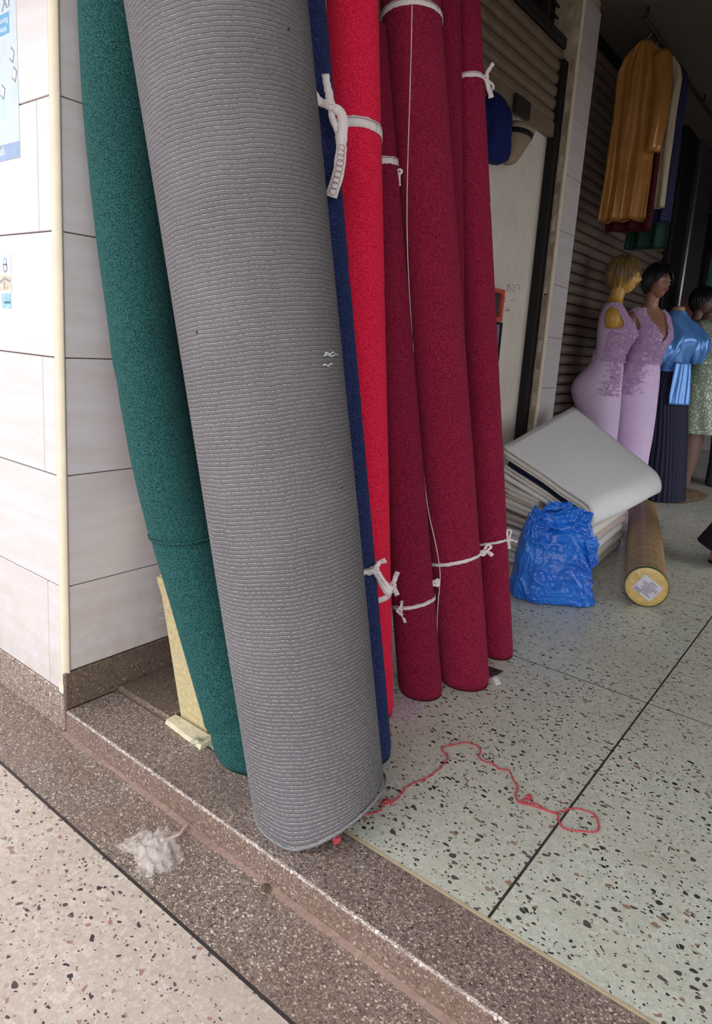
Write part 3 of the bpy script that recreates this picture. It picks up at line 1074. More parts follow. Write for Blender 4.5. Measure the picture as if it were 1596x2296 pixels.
# ---- blue plastic bag
BAGM = NT('blue_thin_plastic', 0.22, 0.7)
_o = BAGM.coord()
_n = BAGM.noise(_o, 9, 4)
BAGM.col(BAGM.ramp(_n, [(0.3, srgb(16, 92, 208)), (0.7, srgb(40, 132, 240))]))
_mp = BAGM.coord('Object', (14, 14, 26))
_r1 = BAGM.math('ABSOLUTE', BAGM.math('SUBTRACT', BAGM.noise(_mp, 1.3, 5, 0.6), 0.5))
_r2 = BAGM.math('ABSOLUTE', BAGM.math('SUBTRACT', BAGM.noise(_mp, 3.4, 4, 0.6), 0.5))
BAGM.bump(BAGM.math('ADD', _r1, BAGM.math('MULTIPLY', _r2, .4)), 0.55, 0.012)
BAGM.b.inputs['Transmission Weight'].default_value = 0.0
BAGM = BAGM.m
bag = thing('plastic_bag', 'crumpled bright blue plastic carrier bag on the floor before the pile', 'bag', (.62, 1.87, 0))
RH = np.array([.83, .55, 0])     # bag's broad side
DH = np.array([-.55, .83, 0])
bc = np.array([.615, 1.885, 0])
keys = [(0.0, .150, .085), (.010, .168, .10), (.05, .172, .11), (.12, .163, .112), (.20, .156, .105), (.27, .150, .092), (.32, .140, .070), (.355, .122, .050), (.385, .105, .034)]
v, f = [], []
nzb, nsb = 110, 150


def ridged(p, k=1.0):
    return 1 - abs(2 * mnoise.noise(Vector(p) * k))


for i, u in enumerate(np.linspace(0, 1, nzb)):
    z = u * keys[-1][0]
    wv = np.interp(z, [k[0] for k in keys], [k[1] for k in keys])
    dv = np.interp(z, [k[0] for k in keys], [k[2] for k in keys])
    for j in range(nsb):
        t = 2 * math.pi * j / nsb
        ex = math.copysign(abs(math.cos(t)) ** .7, math.cos(t))
        ey = math.copysign(abs(math.sin(t)) ** .7, math.sin(t))
        k = 1 + .06 * mnoise.noise(Vector((ex * 1.6, ey * 1.6, z * 5)))
        # creases fan down from the gathered top and run round the sagging belly
        cre = .014 * ridged((ex * 2.2 + 3, ey * 2.2, z * 11 + ex * 2.0)) ** 3 + .008 * ridged((ex * 6 + z * 8, ey * 6, z * 16)) ** 4 + .004 * ridged((ex * 12, ey * 12, z * 40)) ** 3
        fan = .008 * math.sin(13 * t + 9 * z + 2 * mnoise.noise(Vector((ex * 2, ey * 2, 1)))) * max(0, u - .55) * 2
        corner = .022 * max(0, ex) * math.exp(-(z / .05) ** 2)          # spread right-hand foot
        p = bc + RH * (wv * ex * k + corner) + DH * (dv * ey * k) + (RH * ex * .6 + DH * ey) * (cre + fan - .006)
        zz_ = z
        if u > .8:
            zz_ += (u - .8) / .2 * (.030 * math.cos(2 * t) + .030 * mnoise.noise(Vector((ex * 3, ey * 3, 1.0))) - .02)
        p = p + np.array([0, 0, max(zz_, .0015)])
        v.append(p)
f = grid_faces(nzb, nsb)
f.append(tuple(range(nsb))[::-1])
body = mesh('bag_body', v, f, BAGM, bag, True)
mod = body.modifiers.new('thick', 'SOLIDIFY')
mod.thickness = .0008
# crumpled top, gathered inwards, and torn handles


def crumple_sheet(corners, n, m, amp, seed):
    a, b, c, d = [np.array(q, float) for q in corners]
    v = []
    nrm = np.cross(b - a, d - a)
    nrm /= np.linalg.norm(nrm)
    for i in range(n):
        for j in range(m):
            s_, t_ = i / (n - 1), j / (m - 1)
            p = a * (1 - s_) * (1 - t_) + b * s_ * (1 - t_) + c * s_ * t_ + d * (1 - s_) * t_
            v.append(p + nrm * amp * fbm((s_ * 4 + seed, t_ * 4, seed), 4) + .3 * amp * np.array([fbm((s_ * 5, t_ * 5, seed + 7), 2), fbm((t_ * 5, s_ * 5, seed + 3), 2), 0]))
    return v, grid_faces(n, m, False)


def bagp(a, d, z):
    return bc + RH * a + DH * d + np.array([0, 0, z])


for nm, cs in (('bag_flap', (bagp(-.12, -.06, .345), bagp(.10, -.07, .30), bagp(.125, -.035, .40), bagp(.04, -.02, .425))),
               ('bag_flap', (bagp(-.10, .03, .34), bagp(.08, .03, .345), bagp(.045, .02, .43), bagp(-.055, .01, .425))),
               ('bag_flap', (bagp(-.15, -.02, .30), bagp(-.02, -.07, .335), bagp(-.04, -.05, .385), bagp(-.115, -.03, .395))),
               ('bag_flap', (bagp(.09, -.105, .30), bagp(.15, -.06, .31), bagp(.155, -.075, .19), bagp(.125, -.11, .18)))):
    o = mesh(nm, *crumple_sheet(cs, 30, 30, .016, random.uniform(0, 20)), BAGM, bag, True)
    o.modifiers.new('thick', 'SOLIDIFY').thickness = .0008
hp = smooth_path([bagp(-.155, -.04, .29), bagp(-.15, -.05, .35), bagp(-.135, -.045, .385), bagp(-.10, -.05, .375), bagp(-.05, -.065, .33)], 24)
mesh('handle', *ribbon(hp, DH, .022, .0015, .003), BAGM, bag, True)

# ---- lino roll lying on the floor
LINO = NT('tan_printed_lino', 0.45, 0.4)
_uv = LINO.coord('UV')
_sp = LINO.n('SeparateXYZ')
LINO.l(_uv, _sp.inputs[0])
_fu = LINO.math('FRACT', LINO.math('DIVIDE', _sp.outputs[0], 0.031))
_fv = LINO.math('FRACT', LINO.math('DIVIDE', _sp.outputs[1], 0.115))
_a = LINO.math('LESS_THAN', LINO.math('ABSOLUTE', LINO.math('SUBTRACT', _fu, .5)), .26)
_b = LINO.math('LESS_THAN', LINO.math('ABSOLUTE', LINO.math('SUBTRACT', _fv, .5)), .085)
_cell = LINO.n('TexWhiteNoise', noise_dimensions='2D')
_fl = LINO.n('CombineXYZ')
LINO.l(LINO.math('FLOOR', LINO.math('DIVIDE', _sp.outputs[0], 0.031)), _fl.inputs[0])
LINO.l(LINO.math('FLOOR', LINO.math('DIVIDE', _sp.outputs[1], 0.115)), _fl.inputs[1])
LINO.l(_fl.outputs[0], _cell.inputs['Vector'])
_bc = LINO.ramp(LINO.noise(LINO.coord(), 14, 4), [(0.3, srgb(150, 122, 84)), (0.7, srgb(168, 142, 102))])
_dc = LINO.ramp(_cell.outputs['Value'], [(0.0, srgb(186, 72, 48)), (0.45, srgb(120, 86, 54)), (0.75, srgb(150, 100, 64))], 'CONSTANT')
LINO.col(LINO.mix(LINO.math('MULTIPLY', LINO.math('MULTIPLY', _a, _b), .8), _bc, _dc))
LINO = LINO.m
lr = thing('lino_roll', 'tan printed lino roll lying on the floor with a papered end', 'lino roll', (.72, 2.95, 0))
P0, P1 = np.array([.948, 2.105, .0885]), np.array([.520, 3.62, .0885])
ax = P1 - P0
LL = np.linalg.norm(ax)
ax /= LL
e1 = np.cross(ax, [0, 0, 1.0])
e1 /= np.linalg.norm(e1)
e2 = np.cross(e1, ax)
v, uv = [], []
ns = 56
for t in np.linspace(0, LL, 40):
    for j in range(ns):
        q = 2 * math.pi * j / ns
        r = .0875 * (1 + .006 * mnoise.noise(Vector((math.cos(q), math.sin(q), t * 3))))
        v.append(P0 + ax * t + r * (math.cos(q) * e1 + math.sin(q) * e2))
        uv.append((q * .0875, t))
f = grid_faces(40, ns)
f.append(tuple(39 * ns + i for i in range(ns)))
mesh('lino', v, f, LINO, lr, True, uv)
ringp = [P0 + ax * .003 + .0878 * (math.cos(q) * e1 + math.sin(q) * e2) for q in np.linspace(0, 2 * math.pi, 57)]
mesh('green_band', *ribbon(ringp, np.tile(ax, (57, 1)), .018, .0018), plain('green_tape', srgb(38, 78, 30), .5), lr, True)
v = [P0 - ax * .004]
for r in (.02, .04, .06, .078, .0868):
    for j in range(ns):
        q = 2 * math.pi * j / ns
        cr = .0022 * math.sin(q * 23 + 3 * mnoise.noise(Vector((math.cos(q) * 3, math.sin(q) * 3, r * 9)))) * (r / .0868) + .002 * fbm((math.cos(q) * r * 60, math.sin(q) * r * 60, 2), 3)
        v.append(P0 - ax * (.004 + cr if r < .08 else .0) + r * (math.cos(q) * e1 + math.sin(q) * e2))
f = [(0, 1 + j, 1 + (j + 1) % ns) for j in range(ns)] + grid_faces(5, ns, True, 1)
pe = mesh('paper_end', v, f, plain('yellow_wrapping_paper', srgb(222, 188, 116), .3, .5, 0, .14, 40, .3), lr, True)
# label stuck on the paper end, printed upside down
ang = math.radians(-33)
lx = e1 * math.cos(ang) + e2 * math.sin(ang)
if lx @ RGT < 0:
    lx = -lx
ly = np.cross(-ax, lx)
ly *= 1 if ly[2] > 0 else -1
lc = P0 - ax * .0095 + RGT * .004 - np.array([0, 0, .002])
q = [lc + lx * a + ly * b - ax * d for d in (0, .0006) for a, b in ((-.047, -.041), (.047, -.041), (.047, .041), (-.047, .041))]
lab = mesh('label', q, BOXF, plain('white_label', srgb(222, 216, 226), .5), lr, False)
parts = []
for r_, (b, lines) in enumerate(((.026, (-.006, .022)), (.019, (-.008, .018)), (.012, (-.026, .028)), (.005, (-.022, .031)), (-.002, (-.012, .016)), (-.009, (-.020, .014)), (-.016, (-.014, .016)), (-.0235, (-.033, .026)), (-.031, (-.033, -.008)))):
    b *= 1.15
    a, lend = lines[0] * 1.25, lines[1] * 1.25
    while a < lend:
        wl = random.uniform(.002, .006)
        hh = .0016 if r_ < 7 else .0024
        parts.append(([lc + lx * (a + x) + ly * (b + y) - ax * .0009 for x, y in ((0, -hh), (wl, -hh), (wl, hh), (0, hh))], [(0, 1, 2, 3)]))
        a += wl + .0015
tag(mesh('print', *join(parts), plain('label_ink', srgb(70, 62, 96), .7), lab, False), None, kind='stuff')

# ================================================================== SMALL THINGS ON THE FLOOR
yarn = [(.83, .19), (.854, .222), (.877, .258), (.862, .291), (.870, .305), (.88, .297), (.882, .33), (.875, .379), (.889, .426), (.895, .468), (.892, .527), (.879, .554), (.863, .559), (.855, .578), (.871, .608), (.888, .638), (.918, .646), (.937, .629), (.945, .604), (.964, .596), (.985, .603), (1.009, .594), (1.028, .606), (1.052, .58), (1.076, .556), (1.083, .529), (1.102, .509), (1.131, .52), (1.171, .528), (1.186, .53), (1.2, .508), (1.218, .496), (1.249, .515), (1.275, .539), (1.265, .573), (1.251, .59), (1.227, .589), (1.205, .577), (1.183, .537), (1.161, .527), (1.131, .531), (1.104, .516), (1.109, .543)]
yp = smooth_path(np.array([(a, b, .0035) for a, b in yarn]), 420)
YM = plain('red_yarn', srgb(198, 84, 92), .9, .2, 0, .15, 300)
yt = thing('yarn', 'thin red yarn trailing in a loop across the pale terrazzo floor', 'yarn', (1.05, .55, 0))
parts = []
for ph in (0, math.pi):
    pp = []
    for i, p in enumerate(yp):
        d = yp[min(i + 1, 419)] - yp[max(i - 1, 0)]
        d /= np.linalg.norm(d)
        sd = np.array([-d[1], d[0], 0])
        a = i * .9 + ph
        pp.append(p + sd * .0016 * math.cos(a) + np.array([0, 0, .0011 * math.sin(a) + .0006 * mnoise.noise(Vector((i * .1, 0, 0)))]) + sd * .0015 * mnoise.noise(Vector((i * .25, 5, 0))))
    parts.append(tube(pp, .0011, 5))
ym = join(parts)
mesh('strand', *ym, YM, yt)
parts = []
for k in range(420):
    p = yp[k]
    d = rng.normal(0, .0045, 3)
    d[2] = abs(d[2]) * .6
    parts.append(tube([p, p + d], .0003, 3))
tag(mesh('fuzz', *join(parts), YM, yt), None, kind='stuff')
for (x, y) in ((.872, .292), (1.112, .54)):
    kp = [np.array([x, y, .006]) + .006 * np.array([math.cos(a * 2.3) * math.cos(a), math.sin(a * 2.3), .7 * math.sin(a)]) for a in np.linspace(0, 14, 60)]
    mesh('knot', *tube(kp, .0016, 5), YM, yt)
kn = [np.array([.866, .118, .011]) + .009 * np.array([math.cos(a * 2.3) * math.cos(a), math.sin(a * 2.3) * .8, .8 * math.sin(a)]) for a in np.linspace(0, 16, 80)]
tag(mesh('yarn_knot', *tube(kn, .0024, 5), YM, None), 'small pinkish red yarn knot peeping from under the grey roll', 'yarn')

# crumpled clear wrapper on the dark paving
CLEAR = NT('clear_crinkled_plastic', 0.12, 0.6)
CLEAR.b.inputs['Base Color'].default_value = srgb(250, 238, 230)
CLEAR.b.inputs['Alpha'].default_value = 0.24
CLEAR.bump(CLEAR.noise(CLEAR.coord(), 60, 5, .7), .6, .003)
CLEAR = CLEAR.m
wr = thing('plastic_wrapper', 'crumpled clear plastic wrapper on the dark paving below the step', 'wrapper', (.55, -.095, ZL))
wc = np.array([.548, -.100, ZL])
for k, (dx, dy, s1, s2, hh) in enumerate(((-.022, -.012, .050, .034, .024), (.020, .000, .040, .045, .034), (.012, -.016, .048, .036, .018), (-.012, .020, .036, .030, .028))):
    n = 26
    v = []
    a0 = k * 1.3
    for i in range(n):
        for j in range(n):
            s_, t_ = i / (n - 1) * 2 - 1, j / (n - 1) * 2 - 1
            r = 1 + .35 * fbm((math.atan2(t_, s_) * 1.5 + k * 9, k, 0), 2)
            x = s1 * s_ * r
            y = s2 * t_ * r
            z = hh * max(0, 1 - .9 * (s_ * s_ + t_ * t_)) + .014 * fbm((s_ * 3 + k * 4, t_ * 3, k), 4) + .004 * (1 - abs(2 * mnoise.noise(Vector((s_ * 6, t_ * 6, k * 3.0)))))
            v.append(wc + np.array([dx + x * math.cos(a0) - y * math.sin(a0), dy + x * math.sin(a0) + y * math.cos(a0), max(z, .001)]))
    o = mesh('plastic_fold', v, grid_faces(n, n, False), CLEAR, wr, True)
tw = smooth_path([wc + (.0, .012, .02), wc + (.01, .050, .016), wc + (-.003, .075, .010), wc + (-.012, .092, .004)], 20)
mesh('twisted_end', *tube(tw, .0028, 6), plain('twisted_plastic', srgb(226, 206, 194), .3, .5), wr)

# pebble
v, f = [], []
for i in range(9):
    for j in range(12):
        a, b = math.pi * i / 8 - math.pi / 2, 2 * math.pi * j / 12
        r = .0095 * (1 + .35 * mnoise.noise(Vector((math.cos(a) * math.cos(b) * 2, math.cos(a) * math.sin(b) * 2, math.sin(a) * 2))))
        v.append((.797 + r * math.cos(a) * math.cos(b), -.017 + r * math.cos(a) * math.sin(b), ZL + .0065 + .75 * r * math.sin(a)))
tag(mesh('pebble', v, grid_faces(9, 12), plain('brown_stone', srgb(96, 80, 62), .9, var=.3, scale=300, bump=.5), None, False), 'small brown pebble lying against the foot of the step', 'pebble')

# dark square cover and white scrap by the maroon rolls
pc = thing('cover_plate', 'dark square metal cover on the floor behind the maroon rolls', 'cover plate', (.735, 1.06, 0))
q = np.array([(.776, 1.091), (.772, 1.036), (.712, 1.030), (.716, 1.086)])
v = [(a, b, z) for z in (.0003, .005) for a, b in q[::-1]]
mesh('plate', v, BOXF, plain('gunmetal', srgb(66, 62, 74), .35, .5, .5), pc, False)
m_ = q.mean(0)
q2 = m_ + (q - m_) * .82
v = [(a, b, z) for z in (.0052, .0058) for a, b in q2[::-1]]
mesh('plate_inset', v, BOXF, plain('gunmetal_inset', srgb(84, 80, 92), .35, .5, .5), pc, False)
mesh('slot', [(a, b, z) for z in (.0058, .0064) for a, b in ((.752, 1.062), (.764, 1.064), (.765, 1.072), (.753, 1.070))], BOXF, BLACK, pc, False)
sc = smooth_path([(.768, 1.030, .004), (.780, 1.020, .010), (.792, 1.010, .008), (.806, .999, .002)], 10)
tag(mesh('fabric_scrap', *ribbon(sc, np.array([.5, .8, .35]), .020, .0015, .001), TAPE, None), 'scrap of white tape on the floor at the thick maroon roll', 'scrap')

# dried pale paint stain on the floor in front of the short maroon roll
STN = NT('dried_pale_paint', 0.7, 0.3)
_p = STN.pos()
_n = STN.noise(_p, 90, 5, .7)
STN.col(STN.ramp(_n, [(0.35, srgb(176, 160, 168)), (0.6, srgb(206, 194, 200))]))
STN.l(STN.ramp(_n, [(0.36, (0, 0, 0, 1)), (0.46, (1, 1, 1, 1))]), STN.b.inputs['Alpha'])
ring = []
for a in np.linspace(0, 2 * math.pi, 40, endpoint=False):
    r = 1 + .18 * mnoise.noise(Vector((math.cos(a) * 2, math.sin(a) * 2, 0)))
    ring.append((.672 + r * (.045 * math.cos(a) - .02 * math.sin(a)), .672 + r * (.075 * math.sin(a)), .0006))
st = mesh('paint_stain', ring + [(a, b, .0001) for a, b, _ in ring], [tuple(range(40))] + [(i, 40 + i, 40 + (i + 1) % 40, (i + 1) % 40) for i in range(40)], STN.m, pf, False)

# ================================================================== STICKERS ON THE PILLAR
def flat(name, pts, mat, parent, d0=-.0004, d1=-.0002):
    """thin sheet on the street face of the pillar (plane y = 0): pts (x, z)"""
    n = len(pts)
    v = [(x, d0, z) for x, z in pts] + [(x, d1, z) for x, z in pts]
    f = [tuple(range(n)), tuple(range(2 * n - 1, n - 1, -1))] + [(i, n + i, n + (i + 1) % n, (i + 1) % n) for i in range(n)]
    return mesh(name, v, f, mat, parent, False)


def rect(x0, z0, x1, z1):
    return [(x0, z0), (x1, z0), (x1, z1), (x0, z1)]


def text_mesh(name, body, size, mat, parent, origin, xdir, ydir, align='LEFT'):
    cu = bpy.data.curves.new(name, 'FONT')
    cu.body = body
    cu.size = size
    cu.align_x = align
    cu.extrude = .0001
    tmp = bpy.data.objects.new('tmp', cu)
    COL.objects.link(tmp)
    bpy.context.view_layer.update()
    me = tmp.evaluated_get(bpy.context.evaluated_depsgraph_get()).to_mesh()
    xd, yd = np.array(xdir, float), np.array(ydir, float)
    nd = np.cross(xd, yd)
    v = [np.array(origin) + xd * p.co[0] + yd * p.co[1] + nd * p.co[2] for p in me.vertices]
    f = [tuple(p.vertices) for p in me.polygons]
    bpy.data.objects.remove(tmp)
    return mesh(name, v, f, mat, parent, False)


PAPER = plain('sun_bleached_poster', srgb(194, 206, 216), .4, .4, 0, .05, 30)
P_BLUE = plain('poster_blue', srgb(96, 160, 200), .4)
P_PALE = plain('poster_pale_blue', srgb(186, 212, 228), .4)
P_SLATE = plain('poster_slate', srgb(134, 158, 192), .4)
P_GREY = plain('poster_grey', srgb(128, 132, 150), .4)
P_WHITE = plain('poster_white', srgb(240, 238, 240), .4)
po = thing('poster', 'faded pale blue poster stuck on the white street-side tiles', 'poster', (-.3, -.001, 1.43))
flat('sheet', rect(-.52, 1.432, -.162, 1.98), PAPER, po, -.0009, -.0002)
flat('print_panel', rect(-.40, 1.718, -.197, 1.765), P_BLUE, po, -.0012, -.0009)
text_mesh('lettering', 'Monitoring', .019, P_WHITE, po, (-.202, -.0014, 1.745), (1, 0, 0), (0, 0, 1), 'RIGHT')
text_mesh('lettering', 'Services', .019, P_WHITE, po, (-.210, -.0014, 1.726), (1, 0, 0), (0, 0, 1), 'RIGHT')
flat('print_panel', rect(-.52, 1.432, -.163, 1.470), P_SLATE, po, -.0012, -.0009)
flat('print_panel', [(-.52, 1.53), (-.225, 1.53), (-.235, 1.585), (-.27, 1.60), (-.52, 1.60)], P_PALE, po, -.0012, -.0009)
flat('print_panel', rect(-.183, 1.575, -.163, 1.60), P_PALE, po, -.0012, -.0009)
text_mesh('lettering', 'ali', .03, P_WHITE, po, (-.24, -.0014, 1.446), (1, 0, 0), (0, 0, 1), 'RIGHT')
for (x, z) in ((-.252, 1.585), (-.19, 1.615), (-.20, 1.66)):
    flat('screen_icon', [(x, z), (x + .016, z - .012), (x + .026, z + .012), (x + .010, z + .026)], P_GREY, po, -.0015, -.0012)
    flat('screen_icon', [(x + .003, z + .003), (x + .015, z - .006), (x + .022, z + .011), (x + .010, z + .021)], P_WHITE, po, -.0018, -.0015)
text_mesh('lettering', 'XI', .05, P_GREY, po, (-.19, -.0014, 1.775), (.9, 0, .1), (0, 0, 1), 'RIGHT')
stk = thing('sticker', 'small sticker with house pictures on the street-side tile', 'sticker', (-.28, -.001, 1.065))
flat('sheet', rect(-.40, 1.106, -.228, 1.206), plain('sticker_cream', srgb(232, 220, 214), .4), stk, -.0008, -.0002)
flat('photo', rect(-.40, 1.112, -.231, 1.150), plain('sticker_beige', srgb(198, 184, 160), .4, var=.4, scale=60), stk, -.0011, -.0008)
flat('photo', rect(-.283, 1.066, -.234, 1.106), plain('sticker_sky', srgb(140, 186, 214), .4, var=.3, scale=60), stk, -.0008, -.0002)
flat('roof', [(-.29, 1.136), (-.262, 1.146), (-.231, 1.137), (-.231, 1.132), (-.262, 1.140), (-.29, 1.131)], P_GREY, stk, -.0013, -.0011)
flat('door_mark', rect(-.268, 1.115, -.262, 1.134), P_GREY, stk, -.0013, -.0011)
text_mesh('lettering', 'FARMER', .010, INK, stk, (-.236, -.0010, 1.078), (1, 0, 0), (0, 0, 1), 'RIGHT')
for dz, rr in ((1.185, .011), (1.170, .013)):
    flat('emblem', [(-.258 + rr * math.cos(a), dz + rr * math.sin(a)) for a in np.linspace(0, 2 * math.pi, 18, endpoint=False)], P_SLATE if rr < .012 else P_GREY, stk, -.0011, -.0008)
    flat('emblem', [(-.258 + rr * .6 * math.cos(a), dz + rr * .6 * math.sin(a)) for a in np.linspace(0, 2 * math.pi, 18, endpoint=False)], P_PALE, stk, -.0013, -.0011)

# ================================================================== THINGS ON THE CREAM PANEL
fr = thing('picture_frame', 'red framed picture hanging on the cream panel by the handwriting', 'picture frame', (-.11, 2.45, 1.2))
REDW = plain('red_lacquer', srgb(206, 84, 70), .35, .5)
y0, y1, z0, z1, d = 2.36, 2.556, 1.200, 1.366, .030
for nm, lo, hi in (('frame_side', (-.11, y1 - .022, z0), (-.11 + d, y1, z1)), ('frame_side', (-.11, y0, z0), (-.11 + d, y0 + .022, z1)), ('frame_rail', (-.11, y0 + .022, z1 - .022), (-.11 + d, y1 - .022, z1)), ('frame_rail', (-.11, y0 + .022, z0), (-.11 + d, y1 - .022, z0 + .022))):
    box(nm, lo, hi, REDW, fr, .003)
box('picture', (-.109, y0 + .022, z0 + .022), (-.098, y1 - .022, z1 - .022), plain('dark_picture', srgb(60, 58, 58), .3, .5, 0, .5, 20), fr)
fr2 = thing('picture_frame', 'dark framed picture hanging right below the red frame', 'picture frame', (-.11, 2.45, 1.0))
y0, y1, z0, z1 = 2.36, 2.582, .985, 1.197
for nm, lo, hi in (('frame_side', (-.11, y1 - .014, z0), (-.088, y1, z1)), ('frame_side', (-.11, y0, z0), (-.088, y0 + .014, z1)), ('frame_rail', (-.11, y0 + .014, z1 - .014), (-.088, y1 - .014, z1)), ('frame_rail', (-.11, y0 + .014, z0), (-.088, y1 - .014, z0 + .014))):
    box(nm, lo, hi, BLACK, fr2, .002)
box('picture', (-.109, y0 + .014, z0 + .014), (-.096, y1 - .014, z1 - .014), plain('blue_grey_picture', srgb(120, 122, 140), .3, .5, 0, .3, 20), fr2)

# blue cloth bundle and a cream bucket hanging below the shutter
def loft(secs, n, nz=40, mod=None):
    """secs: (z, cx, cy, a, b); smooth interpolation"""
    S_ = smooth_path(np.array(secs, float), nz)
    v = []
    for i, (z, cx, cy, a, b) in enumerate(S_):
        for j in range(n):
            t = 2 * math.pi * j / n
            k = mod(i / (nz - 1), t) if mod else 1.0
            v.append((cx + a * k * math.cos(t), cy + b * k * math.sin(t), z))
    f = grid_faces(nz, n)
    f.append(tuple(range(n))[::-1])
    f.append(tuple((nz - 1) * n + i for i in range(n)))
    return v, f


bb = thing('cloth_bundle', 'dark blue cloth bundle hanging under the rolled-up shutter', 'bundle', (-.03, 2.2, 1.92))
mesh('cloth', *loft([(1.915, -.03, 2.17, .03, .06), (1.94, -.03, 2.17, .05, .10), (2.02, -.025, 2.16, .065, .12), (2.10, -.03, 2.16, .06, .11), (2.17, -.04, 2.18, .045, .09), (2.215, -.05, 2.18, .02, .05)], 40, 30,
                    lambda u, t: 1 + .22 * mnoise.noise(Vector((math.cos(t) * 2, math.sin(t) * 2, u * 4))) + .06 * math.sin(9 * t + 5 * u)), plain('dark_blue_cloth', srgb(24, 34, 92), .85, .2, 0, .2, 40), bb)
bb2 = thing('cloth_bag', 'cream cloth bag with dark band hanging next to the blue bundle', 'bag', (-.04, 2.42, 1.95))
CB = plain('cream_cloth', srgb(150, 132, 110), .9)
b_ = mesh('bag_body', *loft([(1.945, -.035, 2.345, .02, .02), (1.965, -.035, 2.36, .035, .045), (2.03, -.03, 2.385, .05, .075), (2.09, -.03, 2.42, .055, .095)], 32, 20), CB, bb2)
mesh('dark_band', *loft([(2.088, -.03, 2.418, .057, .098), (2.10, -.03, 2.424, .058, .10), (2.115, -.03, 2.43, .056, .10)], 32, 8), BLACK, bb2)
mesh('rim', *loft([(2.114, -.03, 2.43, .058, .104), (2.13, -.03, 2.44, .060, .108), (2.15, -.035, 2.45, .05, .095), (2.158, -.04, 2.45, .03, .06)], 32, 10), CB, bb2)

# ================================================================== MANNEQUINS
def skin(name, c, rough=.4):
    return plain(name, c, rough, .5, 0, .06, 10)


SK_Y = skin('yellow_mannequin', srgb(196, 150, 70))
SK_B = skin('brown_mannequin', srgb(156, 110, 92))
SK_P = skin('beige_mannequin', srgb(170, 132, 100))
SK_D = skin('dusky_mannequin', srgb(120, 92, 84))
HAIR_BL = plain('blond_wig', srgb(120, 96, 54), .4, .5, 0, .4, 60)
HAIR_DK = plain('dark_wig', srgb(28, 24, 24), .3, .5, 0, .3, 60)
LAV = plain('lavender_crepe', srgb(218, 192, 226), .75, .2, 0, .05, 20)
LACE = plain('lavender_lace', srgb(206, 172, 212), .4, .5, .1, .2, 300, .4)
SATIN = plain('blue_satin', srgb(96, 150, 222), .22, .6, .25, .1, 10)
NAVYP = NT('navy_lurex_pleats', .6, .3)
_o = NAVYP.coord('Object', (260, 260, 30))
_n = NAVYP.noise(_o, 1.0, 2)
NAVYP.col(NAVYP.ramp(_n, [(0.45, srgb(14, 14, 42)), (0.70, srgb(28, 28, 66)), (0.78, srgb(110, 110, 150))]))
NAVYP = NAVYP.m
MINT = NT('mint_sequin', .4, .6)
_v = MINT.vor(MINT.coord(), 150)
_s = MINT.n('SeparateColor')
MINT.l(_v.outputs['Color'], _s.inputs[0])
MINT.col(MINT.mix(MINT.math('GREATER_THAN', _s.outputs[0], .86), srgb(128, 142, 120), srgb(224, 230, 216)))
MINT.l(MINT.math('MULTIPLY', MINT.math('GREATER_THAN', _s.outputs[0], .86), .6), MINT.b.inputs['Metallic'])
_nm = MINT.n('Bump')
_nm.inputs['Strength'].default_value = .8
_nm.inputs['Distance'].default_value = .004
MINT.l(_s.outputs[1], _nm.inputs['Height'])
MINT.l(_nm.outputs[0], MINT.b.inputs['Normal'])
MINT = MINT.m
TROU = plain('slate_trousers', srgb(70, 74, 100), .8, .2, 0, .1, 20)
WINE = plain('wine_cloth', srgb(70, 18, 26), .8, .2, 0, .15, 20)
LIPS = plain('painted_lips', srgb(150, 84, 84), .4)
EYEW = plain('eye_white', srgb(206, 200, 194), .3)
EYED = plain('eye_dark', srgb(30, 24, 22), .3)

BODY = [(.03, .0, .0, .04, .045), (.10, .0, .0, .05, .055), (.35, .0, .0, .085, .10), (.50, -.005, .0, .10, .12), (.70, -.02, .0, .115, .135), (.80, -.04, .0, .128, .145), (.88, -.035, .0, .122, .142), (.98, -.01, .0, .098, .125), (1.06, .0, .0, .086, .116),
        (1.14, .012, .0, .096, .124), (1.21, .03, .0, .118, .138), (1.27, .018, .0, .108, .146), (1.32, .002, .0, .088, .158), (1.355, -.006, .0, .072, .160), (1.385, -.010, .0, .060, .128), (1.405, -.010, .0, .052, .082), (1.43, -.006, .0, .047, .052), (1.48, .002, .0, .046, .047), (1.52, .006, .0, .046, .046)]


def prof(secs, z):
    S_ = np.array(secs)
    return [np.interp(z, S_[:, 0], S_[:, i]) for i in range(1, 5)]


def shell(secs, nz, ns, keep=None, mod=None):
    """lofted garment; keep(z, t) decides which faces exist (openings)"""
    S_ = smooth_path(np.array(secs, float), nz)
    v = []
    for i, (z, cx, cy, a, b) in enumerate(S_):
        for j in range(ns):
            t = 2 * math.pi * j / ns
            k = mod(z, t) if mod else 1.0
            v.append((cx + a * k * math.cos(t), cy + b * k * math.sin(t), z))
    f = []
    for q in grid_faces(nz, ns):
        z = sum(v[i][2] for i in q) / 4
        i0 = q[0] % ns
        t = 2 * math.pi * (i0 + .5) / ns
        if t > math.pi:
            t -= 2 * math.pi
        if keep is None or keep(z, t):
            f.append(q)
    return v, f


